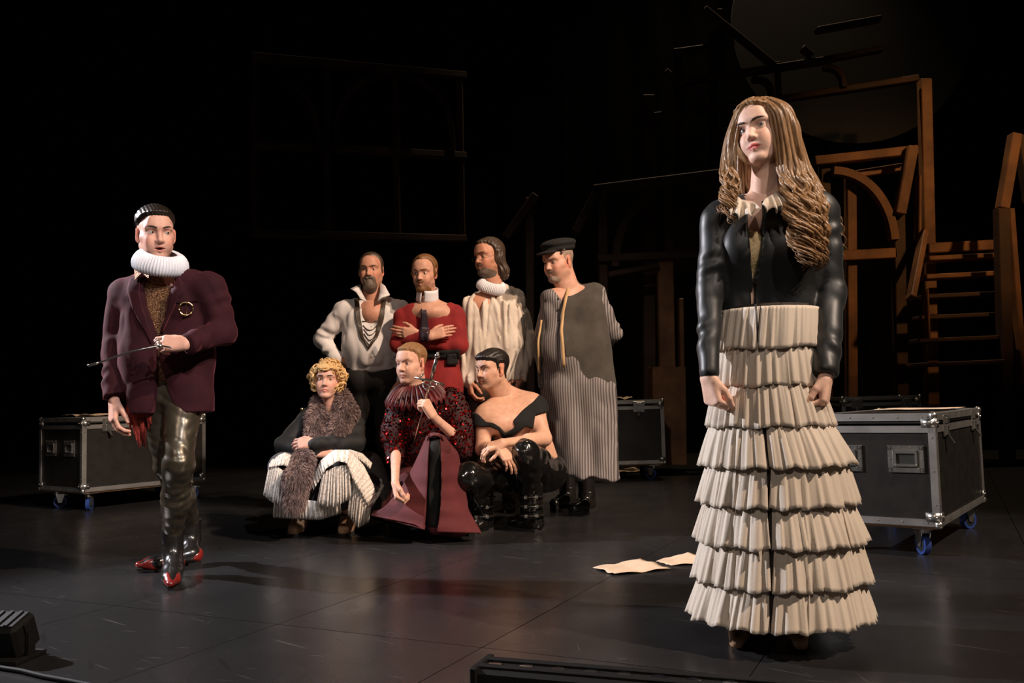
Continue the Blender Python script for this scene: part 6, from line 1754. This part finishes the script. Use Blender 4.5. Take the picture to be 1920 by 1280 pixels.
    L_([(510, 858, D + .12), (534, 848, D + .06), (562, 860, D + .08)], [(504, 876, D + .02), (530, 872, D - .01), (556, 880, D)], n=80, waves=10, amp=.014, seed=1)
    L_([(505, 868, D + .04), (522, 876, D), (540, 888, D - .01)], [(494, 925, D + .05), (510, 938, D), (534, 945, D - .02)], n=80, waves=9, amp=.014, seed=2, scal=4)
    L_([(584, 905, D + .03), (600, 864, D + .04), (626, 843, D + .05), (656, 843, D + .05), (682, 872, D + .04), (700, 908, D + .04), (707, 934, D + .05)],
       [(588, 918, D), (612, 878, D - .04), (634, 864, D - .05), (650, 868, D - .05), (660, 895, D - .04), (676, 925, D - .02), (690, 948, D)], n=150, waves=20, amp=.018, seed=3)
    L_([(605, 886, D), (630, 874, D - .02), (655, 870, D - .02)], [(594, 942, D), (625, 948, D - .03), (658, 930, D - .02)], n=110, waves=10, amp=.016, seed=4, scal=5)
    L_([(660, 885, D + .02), (676, 915, D), (698, 938, D + .03)], [(652, 962, D + .04), (672, 986, D + .02), (692, 975, D + .06)], n=90, waves=8, amp=.016, seed=5, scal=4)
    L_([(516, 925, D + .1), (560, 935, D + .06), (600, 940, D + .04), (636, 930, D + .06)], [(512, 966, D + .14), (556, 968, D + .08), (600, 970, D + .06), (640, 958, D + .1)], n=150, waves=18, amp=.016, seed=6, scal=5)
    L_([(655, 842, D + .1), (680, 850, D + .16), (698, 868, D + .2)], [(664, 856, D + .06), (680, 866, D + .12), (694, 880, D + .18)], n=70, waves=8, amp=.014, seed=7)
    # fur stole
    s = Vol()
    s.rc(w(640, 742, .06), w(650, 772, -.06), .045, .055, .03); s.rc(w(650, 772, -.06), w(628, 815, -.17), .055, .060, .04); s.rc(w(598, 752, .04), w(594, 785, -.08), .040, .050, .03)
    s.rc(w(594, 785, -.08), w(592, 825, -.17), .052, .058, .04); s.rc(w(640, 742, .06), w(598, 752, .05), .04, .04, .03)
    s.disp(.006, 30, 2)
    fur('fur_stole', s, P.root, M_fur, 26000, .030, 3)
    s = Vol(); s.rc(w(568, 862, -.36), w(558, 895, -.46), .055, .062, .03); s.rc(w(558, 895, -.46), w(552, 945, -.46), .062, .042, .03); s.disp(.005, 30, 2)
    fur('fur_tail', s, P.root, M_fur, 15000, .030, 5)
    P.finish(.012)
    return P
wigfig = build_wig()

# ---------------------------------------------------------------- kneeling man in red sequins with a rapier
def build_sequin():
    Y0 = 5.40; w = lambda px, py, dy=0.0: W(px, py, Y0 + dy)
    P = Person(G(800, 985), 'kneeling man in a red sequinned top and wine skirt gripping a rapier')
    P.skin = V3(0.76, 0.46, 0.345)
    hp = w(771, 681); nk = w(783, 738, .04)
    P.head(hp, -36, 0, 0, 1.03, nk, dict(gaze=(-4, 2), eye_open=.0042, jaw=1.04, face_w=1.02, brow_in=.014, brow_out=.021, blush=.35, mouth_low=.005, stubble=.55, neck_r=.060, brow_mat=M_hair_sandy), h=.0033)
    P.shell('hair', lambda x, y, z: scalp(x, y, z, front=.078, temple=.050, top=.013, side=.0045, burn=-.015) + .0015 * np.sin(x * 380) * (z > .05), M_hair_sandy)
    sl, sr = w(748, 768, -.02), w(846, 752, .06); hl, hr = w(772, 900, .15), w(828, 900, .15)
    torso(P.body, sl, sr, hl, hr, (-.3, -1, 0), .085, .08, .08, k=.04, neck=nk, sh=.045)
    P.body.rc(nk, nk + V3(0, 0, .06), .060, .058, .03)
    j = Vol(); torso(j, sl, sr, hl, hr, (-.3, -1, 0), .122, .115, .12, k=.06, neck=nk + V3(0, .03, -.08), sh=.055)
    eL, wL = w(742, 855, -.16), w(741, 903, -.42); eR, wR = w(858, 822, -.10), w(812, 780, -.26)
    j.rc(sl, w(742, 812, -.06), .080, .088, .03, fold=(.006, 2, 0, 2)); j.rc(w(742, 812, -.06), w(741, 856, -.10), .088, .055, .03)
    j.rc(sr, w(864, 800, .02), .085, .098, .04, fold=(.006, 2, 0, 2)); j.rc(w(864, 800, .02), w(866, 845, -.02), .098, .075, .03); j.rc(w(866, 845, -.02), w(848, 818, -.12), .07, .05, .02)
    j.disp(.004, 18, 4); j.ridge(.006, 40, 24)
    V, F = j.surf(.0085); V = relax(V, F, 1)
    top = link('sequin_top', mesh_np('sequin_top', V - np.array(P.root.location), F), P.root, M_seqbase)
    rng = np.random.RandomState(8); n = 5200
    f = F[rng.randint(len(F), size=n)]; p = V[f].mean(1) + rng.randn(n, 3) * .002; nr = j.normal(p)
    p = p + nr * .003; nn = nr + rng.randn(n, 3) * .33; nn /= np.linalg.norm(nn, axis=1)[:, None]
    u = np.cross(nn, rng.randn(n, 3)); u /= np.linalg.norm(u, axis=1)[:, None]; v_ = np.cross(nn, u); r_ = .0062
    a = np.arange(6) * math.pi / 3
    vv = (p[:, None] + r_ * (np.cos(a)[None, :, None] * u[:, None] + np.sin(a)[None, :, None] * v_[:, None])).reshape(-1, 3)
    ff = np.arange(n)[:, None] * 6 + np.arange(6)[None]
    o = link('sequins', mesh_np('sequins', vv - np.array(P.root.location), ff, False), top, M_seq); o['kind'] = 'stuff'
    tL = P.hand(eL, wL, (.12, -.3, -1), (.9, .1, -.1), (.5, -.8, -.2), curl=(.9, 1.3, .7), thumb=.2, thumb_curl=.6, size=1.0, h=.003)
    tR = P.hand(eR, wR, (-.45, -.15, .85), (-.65, .5, -.3), (-.2, -.2, .9), curl=(1.2, 1.4, .8), thumb=.2, thumb_curl=.6, size=1.0, h=.003)
    ruff(w(778, 718, .0), unit(V3(-.10, -.26, 1)), .064, .200, .034, 30, P.root, M_taffeta, 'pleated_collar', droop=.105)
    # legs and skirt
    kU = w(822, 842, -.36); aU = w(838, 965, -.30); kD = V3(*w(722, 950, -.15)); kD[2] = .09
    P.body.rc(hr, kU, .06, .04, .03); P.body.rc(kU, aU, .04, .03, .03); P.body.rc(hl, w(750, 935, -.12), .06, .045, .03)
    k = Vol()
    k.rc(hr, kU, .12, .062, .05); k.rc(kU, w(815, 930, -.33), .062, .060, .04); k.rc(w(815, 930, -.33), w(818, 985, -.33), .060, .055, .04)
    k.rc(w(836, 860, -.20), w(846, 940, -.24), .08, .085, .05); k.rc(w(846, 940, -.24), w(856, 985, -.30), .085, .075, .05)
    k.rc(hl, w(772, 925, -.15), .13, .11, .06); k.rc(w(772, 925, -.15), w(735, 955, -.16), .10, .07, .05)
    k.plane((0, 0, .012), (0, 0, -1), .004)
    k.disp(.003, 14, 3)
    vol_obj('underskirt', k, .010, M_wine, P.root)
    T_ = lambda *a, **q: frill(w, *a, root=P.root, m=M_wine, name='skirt_panel', thick=.004, **q)
    # panel over the raised knee sweeping down to the left, and the one falling to the right
    T_([(806, 814, -.40), (803, 850, -.45), (801, 900, -.46), (799, 950, -.47), (796, 993, -.50)], [(800, 818, -.30), (776, 872, -.30), (752, 915, -.32), (724, 948, -.34), (696, 966, -.36)], n=70, waves=2.2, amp=.010, seed=4, rows=26)
    T_([(796, 993, -.50), (776, 982, -.48), (740, 975, -.44), (696, 966, -.36)], [(798, 985, -.36), (776, 960, -.30), (740, 950, -.28), (700, 958, -.26)], n=40, waves=2, amp=.006, seed=5, rows=5)
    T_([(824, 814, -.40), (827, 850, -.45), (828, 900, -.46), (826, 950, -.47), (820, 997, -.50)], [(832, 816, -.30), (858, 848, -.30), (870, 900, -.30), (878, 955, -.34), (903, 999, -.42)], n=70, waves=2.5, amp=.012, seed=6, rows=26)
    T_([(803, 815, -.42), (806, 812, -.36), (815, 811, -.36), (824, 812, -.36), (828, 815, -.42)], [(800, 828, -.40), (806, 818, -.43), (815, 816, -.44), (824, 818, -.43), (832, 828, -.40)], n=30, waves=1, amp=.003, seed=7, rows=5)
    patch(k, [(806, 822), (804, 850), (803, 900), (802, 950), (800, 985)], [(823, 822), (826, 850), (827, 900), (826, 950), (822, 988)], 24, 7, .006, .004).build('black_insert', M_ribtop, P.root, smooth=True)
    f_ = G(722, 975); shoe(P, f_ + V3(-.05, .25, 0), f_ + V3(.0, -.02, 0), M_bootblack, .12, name='boot', bulk=1.1)
    f_ = G(842, 992); shoe(P, f_ + V3(0, .20, 0), f_ + V3(.0, .0, 0), M_bootblack, .10, name='boot')
    P.finish(.012)
    # rapier: point on the floor, hilt up
    tip = G(735, 989); mid = w(797, 760, -.33); top_ = w(820, 667, -.33)
    d = unit(top_ - tip); L = np.linalg.norm(top_ - tip); gpos = tip + d * (L * .868)
    r = empty('rapier', tip); r['worldspace'] = 1; tag(r, 'rapier held point down by the kneeling man in sequins', 'sword')
    MB().tube([tip, tip + d * L * .5, gpos], [.0035, .0065, .009], 6, flat=.5).build('blade', M_steel, r)
    MB().tube([gpos, gpos + d * (L * .066), top_], [.010, .012, .009], 10).build('grip', M_steel, r, smooth=True)
    mb = MB(); mb.ball(top_, .016, 10); mb.ball(top_ + d * .016, .009, 8); mb.build('pommel', M_steel, r, smooth=True)
    s_ = unit(np.cross(d, (0, 1, 0))); q_ = np.cross(s_, d)
    MB().tube([gpos - s_ * .085 - d * .0, gpos, gpos + s_ * .095 - d * .012], [.006, .008, .006], 8).build('cross_guard', M_steel, r, smooth=True)
    a = np.linspace(0, 2 * math.pi, 25)
    for rr, off in ((.045, -.02), (.036, -.045)):
        MB().tube([gpos + d * off + rr * (math.cos(t) * s_ + .7 * math.sin(t) * q_) for t in a], .0042, 6).build('guard_ring', M_steel, r, smooth=True)
    MB().tube([gpos + s_ * .045 - d * .02, gpos + s_ * .065 - d * .005, gpos + s_ * .05 + d * .03], .004, 6).build('guard_arm', M_steel, r, smooth=True)
    MB().tube([gpos - d * .03, gpos - d * .085], [.012, .007], 8).build('ricasso', M_steel, r)
    return P
sequin = build_sequin()

# ---------------------------------------------------------------- squatting man, bare shoulders, black vinyl
def build_squat():
    Y0 = 5.48; w = lambda px, py, dy=0.0: W(px, py, Y0 + dy)
    P = Person(G(965, 978), 'squatting dark-haired man with bare shoulders and glossy black trousers')
    P.skin = V3(0.72, 0.42, 0.29)
    hp = w(923, 692, -.06); nk = w(946, 750, .03)
    P.head(hp, -50, -1, 0, 1.02, nk, dict(gaze=(6, 0), eye_open=.0042, jaw=1.0, brow_in=.0145, brow_out=.0205, brow_thick=.0044, blush=.35, mouth_low=.001, stubble=.25, neck_r=.060, lip_col=(.5, .15, .13), brow_mat=M_hair_black), h=.0033)
    P.shell('hair', lambda x, y, z: scalp(x, y, z, front=.058, temple=.040, top=.015, side=.006, burn=-.022) + .0015 * np.sin(x * 300 + 60 * z) * (z > .02), M_hair_black)
    sl, sr = w(907, 776, -.08), w(1002, 756, .03); hl, hr = w(990, 895, .04), w(1028, 885, .12)
    b = P.body
    torso(b, sl, sr, hl, hr, (-.6, -1, 0), .100, .095, .10, k=.06, neck=nk + V3(0, 0, -.01), sh=.055)
    b.rc(nk, nk + V3(-.02, -.02, .07), .066, .060, .03)
    b.rc(sl + V3(.01, -.02, .02), nk + V3(-.03, -.06, -.035), .020, .016, .03); b.rc(sr + V3(-.01, -.03, .01), nk + V3(.01, -.06, -.045), .020, .016, .03)   # collar bones
    b.el(w(932, 796, -.13), (.075, .045, .06), .06); b.el(w(972, 790, -.09), (.075, .045, .06), .06)
    b.rc(w(956, 738, .05), sr + V3(-.02, .01, .012), .050, .045, .04); b.rc(w(936, 750, .0), sl + V3(.03, .01, .01), .045, .04, .04)
    b.el(sl + V3(-.0, 0, -.02), (.060, .060, .065), .03); b.el(sr + V3(.005, 0, -.02), (.062, .060, .068), .03)
    eR, wR = w(1020, 822, -.08), w(944, 830, -.36); eL, wL = w(906, 842, -.14), w(934, 838, -.37)
    b.rc(sr + V3(.005, 0, -.03), eR, .054, .046, .03); b.rc(sl + V3(0, 0, -.03), eL, .052, .045, .03)
    b.rc(eR, eR * .6 + wR * .4, .046, .042, .02); b.rc(eL, eL * .6 + wL * .4, .045, .040, .02)
    P.hand(eR, wR, (-1, -.1, -.25), (.1, .5, -.8), (0, -.8, .4), curl=(.6, .6, .5), size=1.0, h=.003, rw=.029)
    P.hand(eL, wL, (.62, -.15, -.72), (-.3, .6, -.5), (.5, .1, .8), curls=[(.25, .35, .2), (.3, .4, .2), (.35, .4, .3), (.45, .5, .3)], size=1.0, h=.003, rw=.029)
    P.finish(.0075, it=2)
    # off-shoulder top: a band round chest and upper arms
    t = Vol(); torso(t, sl, sr, hl, hr, (-.6, -1, 0), .116, .110, .115, k=.06, sh=.045)
    t.el(w(932, 798, -.13), (.084, .056, .068), .06); t.el(w(972, 792, -.09), (.084, .056, .068), .06)
    t.rc(sr + V3(.006, 0, -.02), sr + (eR - sr) * .60, .078, .070, .02); t.rc(sl + V3(-.004, 0, -.02), sl + (eL - sl) * .5, .074, .066, .02)
    cutpoly(t, [(880, 700), (1060, 680), (1060, 745), (1028, 742), (1012, 738), (1000, 752), (978, 770), (962, 788), (966, 800), (948, 812), (938, 800), (925, 792), (912, 790), (897, 776), (880, 770)], Y0 - .12, .4, .6, .004)
    cutpoly(t, [(985, 800), (1000, 805), (1004, 778), (1024, 772), (1040, 768), (1080, 770), (1080, 960), (880, 960), (880, 799), (897, 799), (920, 800), (935, 806), (945, 830)], Y0 - .12, .4, .6, .004)
    vol_obj('off_shoulder_top', t, .0065, M_ribtop, P.root)
    # trousers
    kL, kR = w(878, 892, -.36), w(986, 850, -.34); aL, aR = w(905, 960, -.10), w(996, 945, -.12)
    k = Vol()
    for h_, k_, a_, ph in ((hl, kL, aL, 0), (hr, kR, aR, 2)):
        k.rc(h_, k_, .108, .080, .04, fold=(.006, 3, ph, 2)); k.rc(k_, a_ + V3(0, 0, .02), .078, .062, .03, fold=(.006, 3, ph + 1, 2))
    k.rc(hl, hr, .115, .115, .05); k.disp(.004, 20, 5); k.ridge(.010, 40, 15)
    vol_obj('vinyl_trousers', k, .009, M_latex, P.root)
    # heavy boots with buckles
    for a_, toe in ((aR, G(976, 992)), (aL, G(868, 985))):
        f_ = V3(a_[0], a_[1], 0); d = unit((toe - f_) * V3(1, 1, 0)) if a_ is aR else unit(V3(-.3, -1, 0))
        bt = Vol(); bt.rc(f_ + V3(0, 0, .06), V3(a_[0], a_[1], .26) + V3(0, -.03, 0), .062, .074, .02, fold=(.004, 3, 0, 1))
        bs = vol_obj('boot_shaft', bt, .008, M_latex, P.root)
        shoe(P, f_ - d * .07, f_ + d * .20, M_latex, .13, name='boot', bulk=1.22)
        for q in range(3):
            c = f_ + V3(0, -.03, .10 + .055 * q); aa = np.linspace(math.pi * 1.05, math.pi * 1.95, 12)
            MB().tube([c + .078 * V3(math.cos(t_), math.sin(t_), 0) for t_ in aa], .007, 6, flat=1).build('boot_strap', M_bootblack, P.root, smooth=True)
            for sx in (-.035, .03): MB().box(c + V3(sx, -.074, 0), (.010, .005, .009), bev=.002).build('buckle', M_zinc, P.root)
    return P
squat = build_squat()
